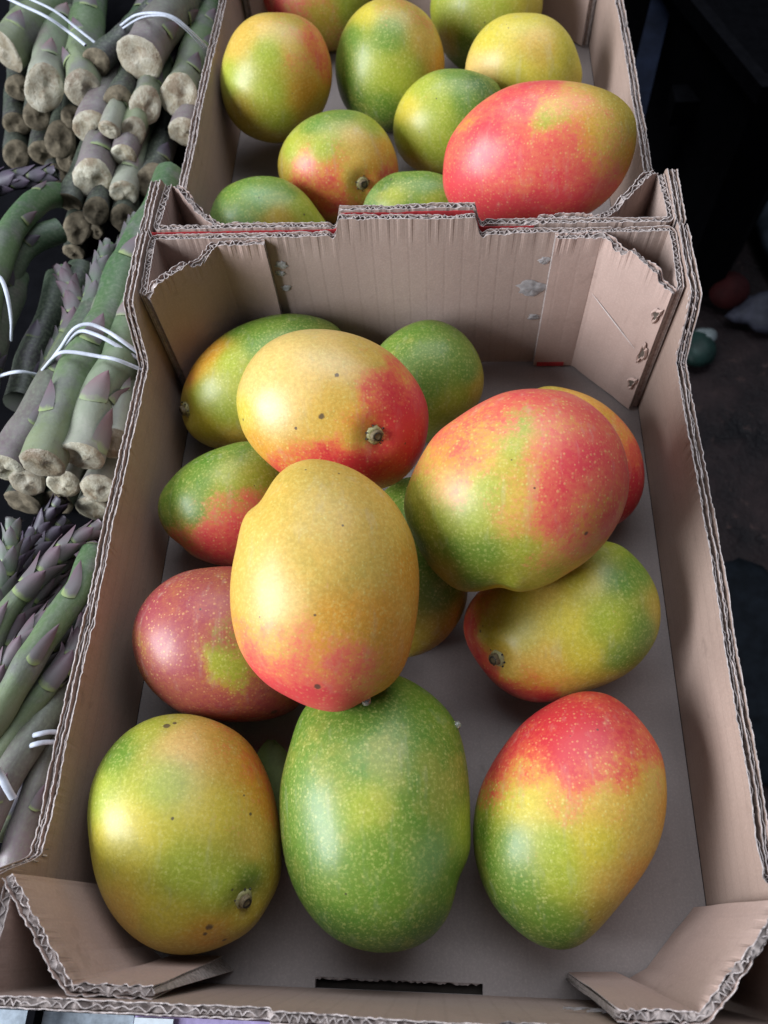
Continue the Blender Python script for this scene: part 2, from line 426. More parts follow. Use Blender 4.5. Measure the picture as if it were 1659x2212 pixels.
def make_box(Y0, seed, label, front):
    b = empty('cardboard_box', (0, Y0, 0)); tag(b, label, 'box', 'open cardboard fruit boxes')
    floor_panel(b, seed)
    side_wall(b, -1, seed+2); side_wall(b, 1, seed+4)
    wb = end_wall(b, True, seed+6, None); wf = end_wall(b, False, seed+8, None)
    D = .0445
    if front:
        corner_flap(b, True, -1, seed+20, [(0, .1085), (.004, .109), (.0045, .1115), (.0075, .113), (.028, .1125), (.030, .1085), (.036, .108), (.047, .1115), (.09, .1105)], .0265, .0007)
        corner_flap(b, True, 1, seed+22, [(0, .107), (.006, .1075), (.010, .108), (.012, .1125), (.017, .1130), (.0315, .1145), (.0325, .111), (.036, .1105), (.047, .1125), (.09, .1115)], .0255, .0007)
        corner_flap(b, False, -1, seed+24, [(0, .112), (.012, .1095), (.0125, .111), (.044, .108), (.05, .1075), (.09, .1005)], .0285, .0006, .006)
        corner_flap(b, False, 1, seed+26, [(0, .1085), (.02, .1125), (.044, .1105), (.05, .109), (.09, .1075)], .0275, .0006)
        nR = np.array([-.68, -.73, 0]); nL = np.array([.68, -.73, 0])
        for zz, a in ((.088, .0060), (.055, .0085), (.027, .0060)):
            tear(b, (.1365, BL-.0382+.0005, zz), nR, (.08, -.06, 1), a, .0026)
        for px, py, r_, sd in ((1150, 622, .0085, 1), (1152, 684, .0034, 2), (1176, 562, .0035, 3), (608, 572, .0036, 4), (606, 590, .0030, 7), (618, 622, .003, 5)):
            glue_blob(b, px, py, r_, sd, BL)
        for px, py, r_, sd in ((1250, 2183, .006, 8), (1290, 2188, .004, 9)):
            c = aty(px, py, .0004); mb = MB(); g = np.random.default_rng(sd); vs = []
            for k in range(14):
                a = c+np.array([g.uniform(-1, 1)*r_, .0004*k/14, g.uniform(-.5, .5)*r_*.5]); l = g.uniform(.002, .005)
                vs += [a, a+np.array([l, .0006, g.uniform(-.001, .001)]), a+np.array([l, .0009, .0006]), a+np.array([0, .0008, .0006])]
            mb.add(vs, [tuple(range(4*k, 4*k+4)) for k in range(14)]); mb.build('glue_blob', M_glue, b)
        d_ = np.array([.0303, .0323, 0]); a_ = np.array([.1395, BL-.0022-.0345, 0]); nR2 = np.array([-.729, -.684, 0]); vs = []
        for k in range(13):
            t = k/12; q = np.array([.1092, BL-.0022-.0022, 0])*(1-t)+a_*t
            zz = .071-.026*t*.8; w_ = .0005*math.sin(math.pi*min(1, t+.08))
            for dz in (-w_, w_): vs.append(q+nR2*.0025+np.array([0, 0, zz+dz]))
        mb = MB(); mb.add(vs[:22], [(2*k, 2*k+2, 2*k+3, 2*k+1) for k in range(10)]); mb.build('scuff_mark', M_scuff, b)
        # red print showing at the foot of a glued tongue
        mb = MB(); mb.box(.083, .1005, BL-.0050, BL-.0046, .0016, .0052); mb.build('printed_strip', M_red, b)
    else:
        corner_flap(b, True, -1, seed+20, [(0, .108), (.09, .110)], .026)
        corner_flap(b, True, 1, seed+22, [(0, .108), (.09, .110)], .026)
        corner_flap(b, False, -1, seed+24, [(0, .106), (.006, .1095), (.014, .1095), (.020, .107), (.026, .104), (.044, .106), (.05, .1085), (.09, .1095)], .030, .0012)
        corner_flap(b, False, 1, seed+26, [(0, .109), (.005, .1115), (.013, .1115), (.03, .1085), (.034, .105), (.044, .1085), (.05, .1100), (.09, .1115)], .034, .001)
        # red printed outer face of the front wall
        path = [(-.146, -.0046), (.070, -.0046)]
        mb = MB(); p, s = resample(path, .002)
        topf = lambda q: BH-.0012+.0115*(np.clip((.0402-np.abs(q-.146))/.0035, 0, 1))
        strip(mb, p, s, 0, .0002, .004, topf, 2, lambda a, z: 0*a, 0, 0, .0002, 5)
        mb.build('printed_strip', M_red, b)
    return b
box1 = make_box(0, 100, 'open cardboard box in front, thirteen mangoes inside, glue spots on its rear wall', True)
box2 = make_box(.3775, 300, 'open cardboard box behind, red print on its front wall, ten mangoes inside', False)

# ------------------------------------------------------------------ mangoes
PAL = {'g': (82, 122, 32), 'd': (52, 98, 26), 'b': (98, 138, 74), 'l': (148, 158, 42), 'y': (194, 174, 50), 'w': (200, 158, 66),
       'o': (206, 138, 40), 'c': (212, 172, 100), 'k': (170, 140, 40)}
PAL = {k: np.array(s2l(v)) for k, v in PAL.items()}

def mango_mat(name, spots, red_hue, seed, rough):
    m, nt, b = newmat(name)
    obj = N(nt, 'ShaderNodeTexCoord').outputs['Object']
    off = N(nt, 'ShaderNodeVectorMath', operation='ADD'); L(nt, obj, off.inputs[0]); off.inputs[1].default_value = (seed*.37, seed*.11, seed*.53)
    v = off.outputs[0]
    base = N(nt, 'ShaderNodeAttribute', attribute_name='skin').outputs['Color']
    red = N(nt, 'ShaderNodeAttribute', attribute_name='blush').outputs['Fac']
    n1 = noise(nt, v, 48, 4, .66); n2 = noise(nt, v, 330, 3, .75); n3 = noise(nt, v, 14, 2, .5)
    # lenticels: small pale dots, each cell of random size
    vo = N(nt, 'ShaderNodeTexVoronoi', inp={'Scale': 620, 'Randomness': 1.0}); L(nt, v, vo.inputs['Vector'])
    sep = N(nt, 'ShaderNodeSeparateColor'); L(nt, vo.outputs['Color'], sep.inputs[0])
    rad = math_(nt, 'MULTIPLY_ADD', sep.outputs[0], .46, .08)
    dots = math_(nt, 'SUBTRACT', 1.0, math_(nt, 'DIVIDE', vo.outputs['Distance'], rad), clamp=True)
    dots = math_(nt, 'MULTIPLY', math_(nt, 'POWER', dots, .7), math_(nt, 'MULTIPLY_ADD', math_(nt, 'MULTIPLY', n3, sep.outputs[1]), 2.4, .05), clamp=True)
    # base mottling
    c = mixc(nt, math_(nt, 'MULTIPLY', ramp(nt, n1, [(.35, (0, 0, 0)), (.7, (1, 1, 1))]), .14), base, (.42, .33, .05))
    c = mixc(nt, math_(nt, 'MULTIPLY', ramp(nt, n2, [(.4, (0, 0, 0)), (.7, (1, 1, 1))]), .16), c, (.20, .20, .03))
    na = noise(nt, v, 27, 4, .7); nb = noise(nt, v, 620, 2, .7)
    c = mixc(nt, math_(nt, 'MULTIPLY', ramp(nt, na, [(.40, (1, 1, 1)), (.50, (0, 0, 0))]), .13), c, (.13, .21, .025))
    c = mixc(nt, math_(nt, 'MULTIPLY', ramp(nt, na, [(.54, (0, 0, 0)), (.66, (1, 1, 1))]), .24), c, (.50, .37, .07))
    c = mixc(nt, math_(nt, 'MULTIPLY', ramp(nt, nb, [(.35, (1, 1, 1)), (.55, (0, 0, 0))]), .30), c, mixc(nt, .5, c, (.06, .06, .01)))
    c = mixc(nt, math_(nt, 'MULTIPLY', ramp(nt, nb, [(.52, (0, 0, 0)), (.70, (1, 1, 1))]), .30), c, (.56, .50, .16))
    # blush broken up by noise
    rr = math_(nt, 'ADD', red, math_(nt, 'MULTIPLY', math_(nt, 'SUBTRACT', n1, .5), .95))
    rr = math_(nt, 'ADD', rr, math_(nt, 'MULTIPLY', math_(nt, 'ADD', math_(nt, 'SUBTRACT', n2, .5), math_(nt, 'MULTIPLY', math_(nt, 'SUBTRACT', nb, .5), .9)), .55))
    rr = math_(nt, 'SUBTRACT', rr, math_(nt, 'MULTIPLY', dots, .10))
    f1 = ramp(nt, rr, [(.24, (0, 0, 0)), (.60, (1, 1, 1))]); f2 = ramp(nt, rr, [(.48, (0, 0, 0)), (.88, (1, 1, 1))])
    c = mixc(nt, math_(nt, 'MULTIPLY', f1, .86), c, red_hue[0]); c = mixc(nt, math_(nt, 'MULTIPLY', f2, .9), c, red_hue[1])
    pale = mixc(nt, math_(nt, 'MULTIPLY', f1, .55), (.62, .58, .19), (.74, .30, .12))
    c = mixc(nt, math_(nt, 'MULTIPLY', dots, .40), c, pale)
    # waxy bloom and faint rubbed streaks
    mp = N(nt, 'ShaderNodeMapping'); L(nt, v, mp.inputs[0]); mp.inputs['Scale'].default_value = (1, .18, 1); mp.inputs['Rotation'].default_value = (.3, .5, seed*.7)
    ns = noise(nt, mp.outputs[0], 150, 3, .7)
    c = mixc(nt, math_(nt, 'MULTIPLY', ramp(nt, ns, [(.56, (0, 0, 0)), (.72, (1, 1, 1))]), math_(nt, 'MULTIPLY', n3, .30)), c, (.46, .44, .34))
    # fine dark pores and the larger bruises
    vp = N(nt, 'ShaderNodeTexVoronoi', inp={'Scale': 95}); L(nt, v, vp.inputs['Vector'])
    sp = N(nt, 'ShaderNodeSeparateColor'); L(nt, vp.outputs['Color'], sp.inputs[0])
    pore = math_(nt, 'MULTIPLY', math_(nt, 'LESS_THAN', vp.outputs['Distance'], .055), math_(nt, 'GREATER_THAN', sp.outputs[1], .93))
    c = mixc(nt, math_(nt, 'MULTIPLY', pore, .75), c, (.05, .03, .02))
    for (p, r_) in spots:
        d = N(nt, 'ShaderNodeVectorMath', operation='DISTANCE'); L(nt, obj, d.inputs[0]); d.inputs[1].default_value = p
        e = math_(nt, 'ADD', d.outputs['Value'], math_(nt, 'MULTIPLY', math_(nt, 'SUBTRACT', n2, .5), r_*1.6))
        k = math_(nt, 'MULTIPLY', math_(nt, 'SUBTRACT', r_*1.25, e), 1/(r_*.5), clamp=True)
        c = mixc(nt, math_(nt, 'MULTIPLY', k, .85), c, (.055, .035, .025))
    L(nt, c, b.inputs['Base Color'])
    L(nt, math_(nt, 'ADD', math_(nt, 'MULTIPLY', n3, .18), math_(nt, 'MULTIPLY_ADD', n1, .14, rough-.03)), b.inputs['Roughness'])
    b.inputs['Specular IOR Level'].default_value = .45
    b.inputs['Coat Weight'].default_value = .17; b.inputs['Coat Roughness'].default_value = .27
    h = math_(nt, 'ADD', math_(nt, 'MULTIPLY', dots, .5), math_(nt, 'ADD', math_(nt, 'MULTIPLY', n2, .5), math_(nt, 'MULTIPLY', n1, 1.2)))
    bump(nt, b, h, .22, .0006)
    return m
RED = {'r': ((.60, .085, .045), (.48, .016, .030)), 'p': ((.64, .13, .075), (.58, .034, .050)), 'm': ((.34, .075, .048), (.26, .034, .045))}

class Mango:
    def __init__(s, out, z, C=None, Cb=None, centre=None):
        """out: outline in the 1659 x 2212 frame, z: height of the centre"""
        o = np.array(out, float)
        s.cpx = np.array(centre) if centre is not None else (o.min(0)+o.max(0))/2
        d = ray(*s.cpx); s.w = -d/np.linalg.norm(d)
        s.e1 = RT-s.w*(RT@s.w); s.e1 /= np.linalg.norm(s.e1); s.e2 = np.cross(s.w, s.e1)
        s.out = o; s.setz(z, C, Cb)
    def setz(s, z, C=None, Cb=None):
        s.c = atz(*s.cpx, z); s.z = z
        q = np.array([s.loc2(p) for p in s.out])
        ph = np.arctan2(q[:, 1], q[:, 0]); rh = np.hypot(q[:, 0], q[:, 1])
        i = np.argsort(ph); ph = ph[i]; rh = rh[i]
        P = np.r_[ph[-2:]-2*math.pi, ph, ph[:2]+2*math.pi]; R = np.r_[rh[-2:], rh, rh[:2]]
        t = np.linspace(-math.pi, math.pi, 361)[:-1]
        m = np.gradient(R, P); k = np.clip(np.searchsorted(P, t)-1, 0, len(P)-2)
        h = P[k+1]-P[k]; x = (t-P[k])/h
        s.rho = (2*x**3-3*x**2+1)*R[k]+(x**3-2*x**2+x)*h*m[k]+(-2*x**3+3*x**2)*R[k+1]+(x**3-x**2)*h*m[k+1]
        F = np.fft.rfft(s.rho); w = np.exp(-(np.arange(len(F))/26.0)**2); s.rho = np.fft.irfft(F*w, 360)
        F = np.fft.rfft(s.rho); F[3:] = 0; s.rhos = np.fft.irfft(F, 360)
        mn = s.rho.min()
        s.C = C if C else mn*.93; s.Cb = Cb if Cb else s.C
    def loc2(s, p):
        d = ray(*p); t = ((s.c-CAM)@s.w)/(d@s.w); q = CAM+d*t-s.c
        return np.array([q@s.e1, q@s.e2])
    def r_at(s, phi, sth):
        i = (np.asarray(phi)+math.pi)/(2*math.pi)*360
        a = np.interp(i, np.arange(361), np.r_[s.rho, s.rho[0]]); b = np.interp(i, np.arange(361), np.r_[s.rhos, s.rhos[0]])
        k = np.asarray(sth)**5
        return a*k+b*(1-k)
    def surf(s, phi, th):
        st = np.sin(th); r_ = s.r_at(phi, st)*st
        C = np.where(np.cos(th) > 0, s.C, s.Cb)
        return np.stack([r_*np.cos(phi), r_*np.sin(phi), C*np.cos(th)], -1)
    def at(s, px):
        q = s.loc2(px); phi = math.atan2(q[1], q[0]); r_ = math.hypot(*q)
        return s.surf(np.array(phi), np.array(math.asin(min(.999, r_/float(s.r_at(phi, 1.0))))))
    def world(s, p): return s.c+p[..., :1]*s.e1+p[..., 1:2]*s.e2+p[..., 2:3]*s.w
    def grid(s, nph=40, nth=24):
        ph, th = np.meshgrid(np.linspace(-math.pi, math.pi, nph, endpoint=False), np.linspace(.001, math.pi-.001, nth))
        return s.world(s.surf(ph, th).reshape(-1, 3))
    def inside(s, W):
        """depth of the world points W below the skin (rough, metres; negative = outside)"""
        q = W-s.c; x = q@s.e1; y = q@s.e2; z = q@s.w
        r_ = np.hypot(x, y); C = np.where(z > 0, s.C, s.Cb)
        R = s.r_at(np.arctan2(y, x), 1.0)
        f = np.sqrt((r_/R)**2+(z/C)**2)
        return (1-f)*np.minimum(R, C)
    def rest(s, floor=.0012):
        for _ in range(12):
            zmin = s.grid()[:, 2].min(); s.setz(s.z+(floor-zmin)*.9, None if s._C is None else s._C, s._Cb)
    _C = None; _Cb = None

#MANGO_TABLE
# outline, centre height (None = rests on the box floor), depth semi-axis, colour samples (x, y, skin, blush), stem, bruises, red, roughness, label
MG = {}
MG['front_yellow'] = dict(z=None, out=[(387,1541),(466,1557),(530,1596),(573,1664),(599,1759),(606,1838),(599,1910),(577,1953),(546,2001),(482,2041),(419,2059),(355,2056),(292,2025),(240,1969),(208,1898),(194,1819),(190,1759),(200,1691),(232,1624),(284,1572),(331,1549)],
  col=[(260,1630,'g',0),(215,1720,'l',0),(330,1570,'l',.0),(400,1620,'c',.05),(360,1700,'l',0),(480,1620,'w',.22),(540,1660,'o',.42),(575,1730,'o',.34),(450,1760,'y',.05),(540,1830,'w',.15),(300,1800,'y',0),(230,1850,'y',0),(400,1880,'l',0),(480,1900,'l',0),(530,1885,'g',0),(590,1880,'k',0),(350,1970,'y',0),(270,1960,'w',0),(450,2010,'o',.12),(520,1990,'k',.12),(400,2045,'k',0)],
  stem=(524,1940), spots=[(362,1578,.0020),(378,1572,.0014),(375,1771,.0009),(529,1762,.001),(448,1985,.0022),(440,2000,.0014),(494,1913,.0010),(480,2018,.0016)], red='r', rough=.36,
  label='yellow mango with a stem stub at lower right, front left of the near box')
MG['front_green'] = dict(z=None, out=[(663,1527),(629,1612),(607,1703),(606,1767),(613,1838),(633,1910),(665,1969),(720,2025),(784,2053),(847,2058),(910,2041),(946,2013),(970,1978),(984,1930),(992,1894),(1001,1878),(1013,1851),(1016,1771),(1013,1692),(1001,1613),(982,1557),(954,1521),(910,1486),(863,1462),(790,1460),(720,1480)],
  col=[(640,1650,'g',0),(700,1560,'g',0),(800,1540,'d',0),(900,1520,'g',0),(960,1600,'g',0),(880,1650,'g',0),(780,1650,'g',0),(700,1700,'g',0),(800,1740,'l',.0),(900,1730,'g',0),(980,1700,'g',0),(1000,1780,'l',.0),(830,1830,'g',0),(920,1850,'b',0),(660,1800,'g',0),(640,1880,'d',0),(740,1900,'g',0),(850,1930,'g',0),(960,1900,'g',0),(730,1990,'d',0),(830,2030,'d',0),(920,2000,'d',0)],
  spots=[(693,1590,.0007)], red='r', rough=.34, label='large all-green mango in the middle of the front row of the near box')
MG['front_tricolour'] = dict(z=None, out=[(1279,1494),(1251,1495),(1220,1505),(1188,1521),(1140,1553),(1093,1605),(1057,1660),(1033,1716),(1023,1771),(1024,1835),(1039,1898),(1069,1958),(1117,2009),(1164,2041),(1204,2052),(1243,2047),(1279,2021),(1315,1982),(1351,1938),(1390,1886),(1422,1823),(1438,1751),(1438,1684),(1426,1624),(1398,1577),(1359,1533),(1319,1503)],
  col=[(1260,1505,'o',.75),(1200,1550,'o',1.05),(1280,1570,'o',1.0),(1140,1600,'o',.9),(1230,1620,'o',1.05),(1340,1580,'o',.8),(1390,1620,'o',.62),(1080,1650,'o',.7),(1150,1670,'w',.5),(1250,1690,'o',.75),(1330,1670,'o',.55),(1410,1690,'w',.22),(1050,1720,'l',.45),(1130,1740,'y',.1),(1220,1740,'w',.35),(1300,1740,'w',.2),(1380,1760,'w',.05),(1425,1740,'o',.05),(1040,1800,'g',.0),(1120,1820,'g',0),(1200,1820,'l',0),(1290,1820,'y',0),(1380,1830,'w',0),(1060,1880,'g',0),(1130,1900,'g',0),(1220,1900,'l',0),(1310,1900,'w',0),(1370,1880,'o',0),(1100,1970,'d',0),(1190,1980,'g',0),(1250,2000,'g',0),(1290,1970,'k',0),(1200,2035,'d',0)],
  spots=[(1273,1978,.0007),(1232,1600,.0004)], red='r', rough=.34, label='mango with red top, yellow middle and green tip, front right of the near box')
MG['left_crimson'] = dict(z=None, out=[(500,1225),(450,1228),(390,1240),(335,1275),(300,1320),(285,1375),(290,1420),(310,1470),(345,1510),(400,1545),(460,1558),(530,1560),(590,1552),(640,1530),(675,1480),(690,1410),(675,1335),(630,1270),(570,1236)],
  col=[(330,1310,'k',.85),(400,1260,'k',.7),(470,1250,'k',.72),(300,1380,'k',.62),(370,1360,'o',.85),(430,1330,'o',.85),(480,1380,'g',.35),(470,1430,'l',.1),(500,1440,'l',.2),(420,1440,'o',.78),(340,1450,'k',.65),(400,1500,'k',.75),(470,1500,'o',.8),(550,1500,'o',.85),(620,1520,'k',.8),(520,1480,'l',.5)],
  spots=[(437,1322,.0008),(590,1535,.0022)], red='m', rough=.36, label='dull crimson mango with a small green patch, beside the left wall of the near box')
MG['centre_yellow'] = dict(z=.1015, out=[(672,991),(700,993),(733,1001),(770,1016),(809,1042),(843,1072),(874,1117),(894,1162),(903,1207),(906,1255),(902,1311),(891,1376),(874,1432),(854,1466),(829,1488),(806,1500),(781,1512),(756,1528),(728,1535),(697,1531),(663,1521),(624,1502),(584,1480),(548,1446),(522,1407),(506,1359),(498,1303),(498,1264),(503,1221),(513,1176),(522,1134),(537,1103),(559,1092),(576,1064),(601,1025),(632,1002)],
  col=[(680,1010,'w',0),(640,1060,'w',0),(760,1050,'w',0),(700,1120,'w',0),(600,1120,'w',0),(820,1130,'w',0),(560,1200,'w',0),(680,1220,'w',.05),(790,1220,'w',.02),(880,1240,'o',0),(530,1280,'w',.05),(620,1300,'c',.15),(720,1320,'o',.08),(820,1330,'o',.1),(890,1320,'o',0),(520,1370,'o',.38),(600,1380,'w',.34),(700,1390,'o',.42),(780,1410,'o',.38),(850,1420,'o',.06),(550,1430,'o',.85),(640,1440,'o',.72),(720,1440,'o',.72),(790,1460,'w',.45),(830,1480,'o',.05),(600,1480,'o',1.15),(650,1500,'o',1.15),(690,1500,'o',1.1),(740,1520,'o',1.1),(780,1500,'w',.5)],
  stem=None, nub=(790,1510), spots=[(687,1466,.0017),(683,1320,.0008),(737,1147,.0008),(731,1032,.0008)], red='p', rough=.46, label='golden mango with a red lower end lying on top at the centre')
MG['upper_stem'] = dict(z=.094, out=[(685,713),(651,715),(615,724),(578,743),(544,776),(522,816),(511,855),(515,897),(525,931),(550,970),(578,998),(606,1021),(640,1040),(680,1052),(730,1058),(780,1060),(831,1055),(859,1043),(893,1012),(915,973),(925,920),(924,883),(910,844),(879,799),(840,762),(797,737),(741,719)],
  col=[(680,725,'c',0),(600,760,'c',0),(720,780,'c',.02),(550,830,'c',0),(640,840,'c',.03),(740,850,'w',.1),(530,890,'y',0),(600,910,'c',0),(690,910,'w',.08),(800,770,'w',.1),(870,810,'o',.45),(840,850,'o',.85),(800,850,'o',.5),(900,860,'o',.95),(860,910,'o',1.0),(910,930,'o',1.0),(770,900,'o',.35),(770,950,'w',.25),(560,960,'o',.12),(650,980,'o',.4),(610,1010,'o',.6),(720,985,'o',.75),(690,1020,'o',.9),(770,1000,'o',1.1),(820,990,'o',.75),(870,980,'o',1.0),(840,1030,'k',.75),(800,1040,'o',.9)],
  stem=(808,938), spots=[(727,815,.0013),(697,898,.0018),(645,922,.0009),(866,954,.0009),(531,906,.0008)], red='r', rough=.34, label='peach mango with red cheek and black-centred stem scar, on top near the rear wall')
MG['left_pink'] = dict(z=None, out=[(590,965),(540,953),(480,965),(420,992),(370,1035),(343,1080),(343,1115),(360,1150),(395,1180),(410,1195),(440,1210),(500,1223),(560,1218),(610,1190),(640,1130),(645,1060),(630,1000)],
  col=[(520,970,'g',0),(440,1000,'g',0),(570,990,'l',0),(370,1070,'g',0),(430,1050,'g',0),(500,1040,'l',.0),(560,1040,'l',.1),(360,1120,'g',.1),(420,1110,'g',.15),(480,1100,'l',.45),(540,1080,'k',.55),(400,1160,'k',.5),(450,1150,'o',.8),(520,1140,'o',.85),(480,1190,'o',.85),(430,1190,'k',.6),(530,1205,'k',.7)],
  spots=[(548,1050,.0005)], red='p', rough=.36, label='green mango with a pink underside, beside the left wall above the crimson mango')
MG['rear_left'] = dict(z=None, out=[(620,678),(560,688),(500,712),(450,750),(412,800),(395,850),(390,880),(400,915),(425,950),(460,968),(520,970),(600,960),(680,920),(730,860),(752,790),(750,740),(720,700),(680,685)],
  col=[(600,685,'g',0),(520,710,'g',0),(680,700,'g',0),(460,760,'o',.25),(420,810,'o',.35),(440,850,'l',0),(500,780,'l',0),(560,740,'g',0),(400,880,'y',0),(440,920,'y',0),(480,880,'l',0),(500,950,'w',0),(720,760,'g',0)],
  stem=(398,886), spots=[], red='r', rough=.34, label='yellow-green mango with its stem pointing left, in the rear left corner of the near box')
MG['rear_centre'] = dict(z=None, out=[(925,690),(885,700),(850,720),(818,750),(795,800),(790,860),(810,915),(850,950),(905,960),(960,940),(1010,900),(1038,860),(1045,810),(1035,770),(1010,730),(970,700)],
  col=[(920,700,'g',0),(850,760,'g',0),(960,750,'g',0),(920,820,'g',0),(1010,800,'g',0),(980,880,'l',0),(940,920,'l',0),(1030,840,'k',0),(870,850,'b',0)],
  spots=[], red='r', rough=.42, label='matte green mango standing against the rear wall of the near box')
MG['right_blush'] = dict(z=.0965, out=[(1134,843),(1090,850),(1043,870),(989,903),(941,939),(909,987),(885,1038),(872,1085),(878,1125),(894,1161),(919,1209),(956,1252),(992,1276),(1032,1278),(1069,1270),(1087,1268),(1105,1278),(1138,1278),(1178,1267),(1229,1238),(1272,1209),(1312,1165),(1341,1114),(1356,1059),(1354,1005),(1341,957),(1312,910),(1272,874),(1225,850),(1178,843)],
  col=[(1134,855,'o',.72),(1050,890,'o',.62),(1230,870,'o',.7),(970,940,'o',.6),(1040,940,'w',.42),(1120,920,'l',.35),(1200,930,'o',.62),(1290,920,'o',.72),(920,1010,'w',.3),(1000,980,'o',.62),(1060,990,'w',.45),(1110,980,'l',.2),(1160,990,'o',.5),(1230,1000,'o',.85),(1320,1000,'o',.75),(900,1060,'l',.15),(980,1050,'c',.35),(1060,1060,'l',.22),(1130,1070,'w',.4),(1200,1060,'o',.75),(1290,1070,'o',.65),(1345,1050,'o',.7),(890,1110,'g',0),(960,1120,'l',.05),(1030,1120,'l',.12),(1110,1120,'w',.42),(1190,1120,'o',.6),(1260,1130,'o',.6),(1310,1130,'o',.6),(920,1180,'d',0),(990,1180,'g',0),(1060,1180,'g',0),(1130,1180,'l',.15),(1200,1180,'w',.42),(1270,1180,'o',.45),(960,1240,'k',0),(1030,1250,'g',0),(1110,1245,'l',0),(1080,1272,'y',0),(1180,1240,'l',.15),(1240,1220,'w',.3)],
  beak=True, spots=[(1256,1146,.0013),(1150,1055,.0006),(1106,1000,.0005)], red='p', rough=.36, label='big red-blushed mango with green lower left, top right of the near heap')
MG['right_hidden'] = dict(z=None, out=[(1165,838),(1230,842),(1290,865),(1340,905),(1375,955),(1390,1010),(1388,1060),(1370,1100),(1340,1128),(1290,1145),(1220,1135),(1150,1090),(1110,1020),(1105,940),(1125,870)],
  col=[(1180,845,'k',.1),(1250,850,'o',.15),(1310,890,'o',.3),(1350,930,'o',.4),(1375,980,'o',.65),(1385,1040,'o',1.0),(1360,1090,'o',1.1),(1250,1000,'o',.6)],
  spots=[], red='r', rough=.36, label='orange and red mango half hidden behind the big blushed mango, by the right wall')
MG['right_stem'] = dict(z=None, out=[(1312,1170),(1338,1178),(1371,1205),(1400,1241),(1420,1285),(1425,1329),(1418,1372),(1396,1412),(1360,1449),(1305,1478),(1251,1496),(1207,1510),(1163,1516),(1120,1507),(1076,1481),(1040,1438),(1010,1390),(1002,1350),(1010,1314),(1029,1285),(1080,1245),(1141,1216),(1214,1187),(1265,1172)],
  col=[(1310,1190,'l',0),(1370,1240,'g',0),(1410,1310,'k',0),(1330,1260,'g',0),(1260,1250,'y',0),(1180,1280,'w',0),(1110,1300,'y',.1),(1050,1290,'o',.4),(1015,1350,'o',.7),(1060,1360,'y',.1),(1130,1370,'y',0),(1220,1340,'y',0),(1300,1340,'l',0),(1380,1360,'g',0),(1330,1420,'g',0),(1260,1420,'y',0),(1180,1430,'w',0),(1110,1430,'w',.1),(1030,1400,'o',.75),(1060,1450,'o',.75),(1110,1490,'o',.85),(1170,1505,'o',.8),(1160,1460,'o',.25),(1230,1480,'w',.3),(1300,1465,'k',.05)],
  stem=(1080,1418), spots=[(1044,1363,.0012),(1048,1352,.0008),(1101,1369,.0007),(1021,1381,.0006)], red='r', rough=.34, label='yellow-green mango with a dark stem stub at its left end, near the right wall')
MG['under_green'] = dict(z=None, out=[(1005,1310),(985,1350),(955,1385),(920,1408),(880,1420),(840,1418),(800,1390),(775,1320),(768,1220),(785,1130),(825,1065),(880,1030),(935,1040),(980,1110),(1006,1200),(1010,1260)],
  col=[(860,1060,'g',0),(880,1200,'g',0),(960,1280,'g',0),(940,1370,'k',.0),(990,1320,'k',.15),(900,1400,'k',0)],
  spots=[], red='r', rough=.4, label='dark green mango mostly hidden beneath the golden and blushed mangoes')
# ---- the box behind
MG['b_stemless'] = dict(z=.056, out=[(600,27),(550,33),(510,65),(488,110),(477,160),(480,205),(495,250),(525,285),(560,303),(605,310),(650,295),(690,255),(712,205),(718,155),(708,105),(685,60),(645,33)],
  col=[(560,50,'w',.05),(520,90,'w',0),(620,45,'k',.2),(670,90,'o',.55),(700,140,'o',.5),(640,120,'w',.3),(580,120,'l',0),(500,170,'l',0),(580,200,'l',0),(660,200,'o',.1),(520,240,'k',0),(600,260,'l',0),(680,230,'k',.05),(580,295,'k',0)],
  spots=[(630,200,.0006)], red='r', rough=.34, label='olive-yellow mango with an orange cheek, at the left of the far box')
MG['b_egg'] = dict(z=None, out=[(840,-6),(800,3),(760,35),(735,80),(724,130),(727,180),(745,230),(780,265),(815,285),(850,285),(900,262),(935,220),(957,170),(960,130),(950,80),(925,35),(885,5)],
  col=[(840,10,'k',.25),(790,30,'y',.1),(900,40,'k',.3),(760,80,'g',0),(840,80,'g',0),(920,90,'w',.15),(945,140,'o',.1),(740,150,'g',0),(820,150,'l',0),(880,160,'l',0),(760,220,'d',0),(830,230,'g',0),(900,220,'l',0),(830,280,'d',0)],
  spots=[], red='r', rough=.34, label='egg-shaped green mango with a yellow right flank, middle of the far box')
MG['b_red_top'] = dict(z=None, out=[(565,-30),(600,-90),(680,-110),(760,-90),(800,-30),(790,30),(760,80),(720,110),(670,100),(620,60),(580,30)],
  col=[(590,5,'o',.8),(640,30,'k',.6),(700,30,'k',.25),(690,0,'k',.4),(750,20,'l',0),(720,80,'k',.3),(600,-60,'o',.8)],
  spots=[], red='p', rough=.38, label='pinkish red and green mango cut by the top edge of the photo')
MG['b_green_top'] = dict(z=None, out=[(930,20),(940,70),(965,120),(1000,150),(1060,150),(1120,110),(1160,60),(1172,0),(1160,-60),(1110,-100),(1040,-110),(975,-80),(940,-30)],
  col=[(960,30,'l',0),(1050,20,'l',0),(1150,10,'y',.05),(970,90,'k',0),(1010,100,'g',0),(1000,140,'g',0),(1080,80,'l',0)],
  spots=[(1047,48,.0008)], red='r', rough=.38, label='yellow-green mango at the top edge, behind the plain yellow mango')
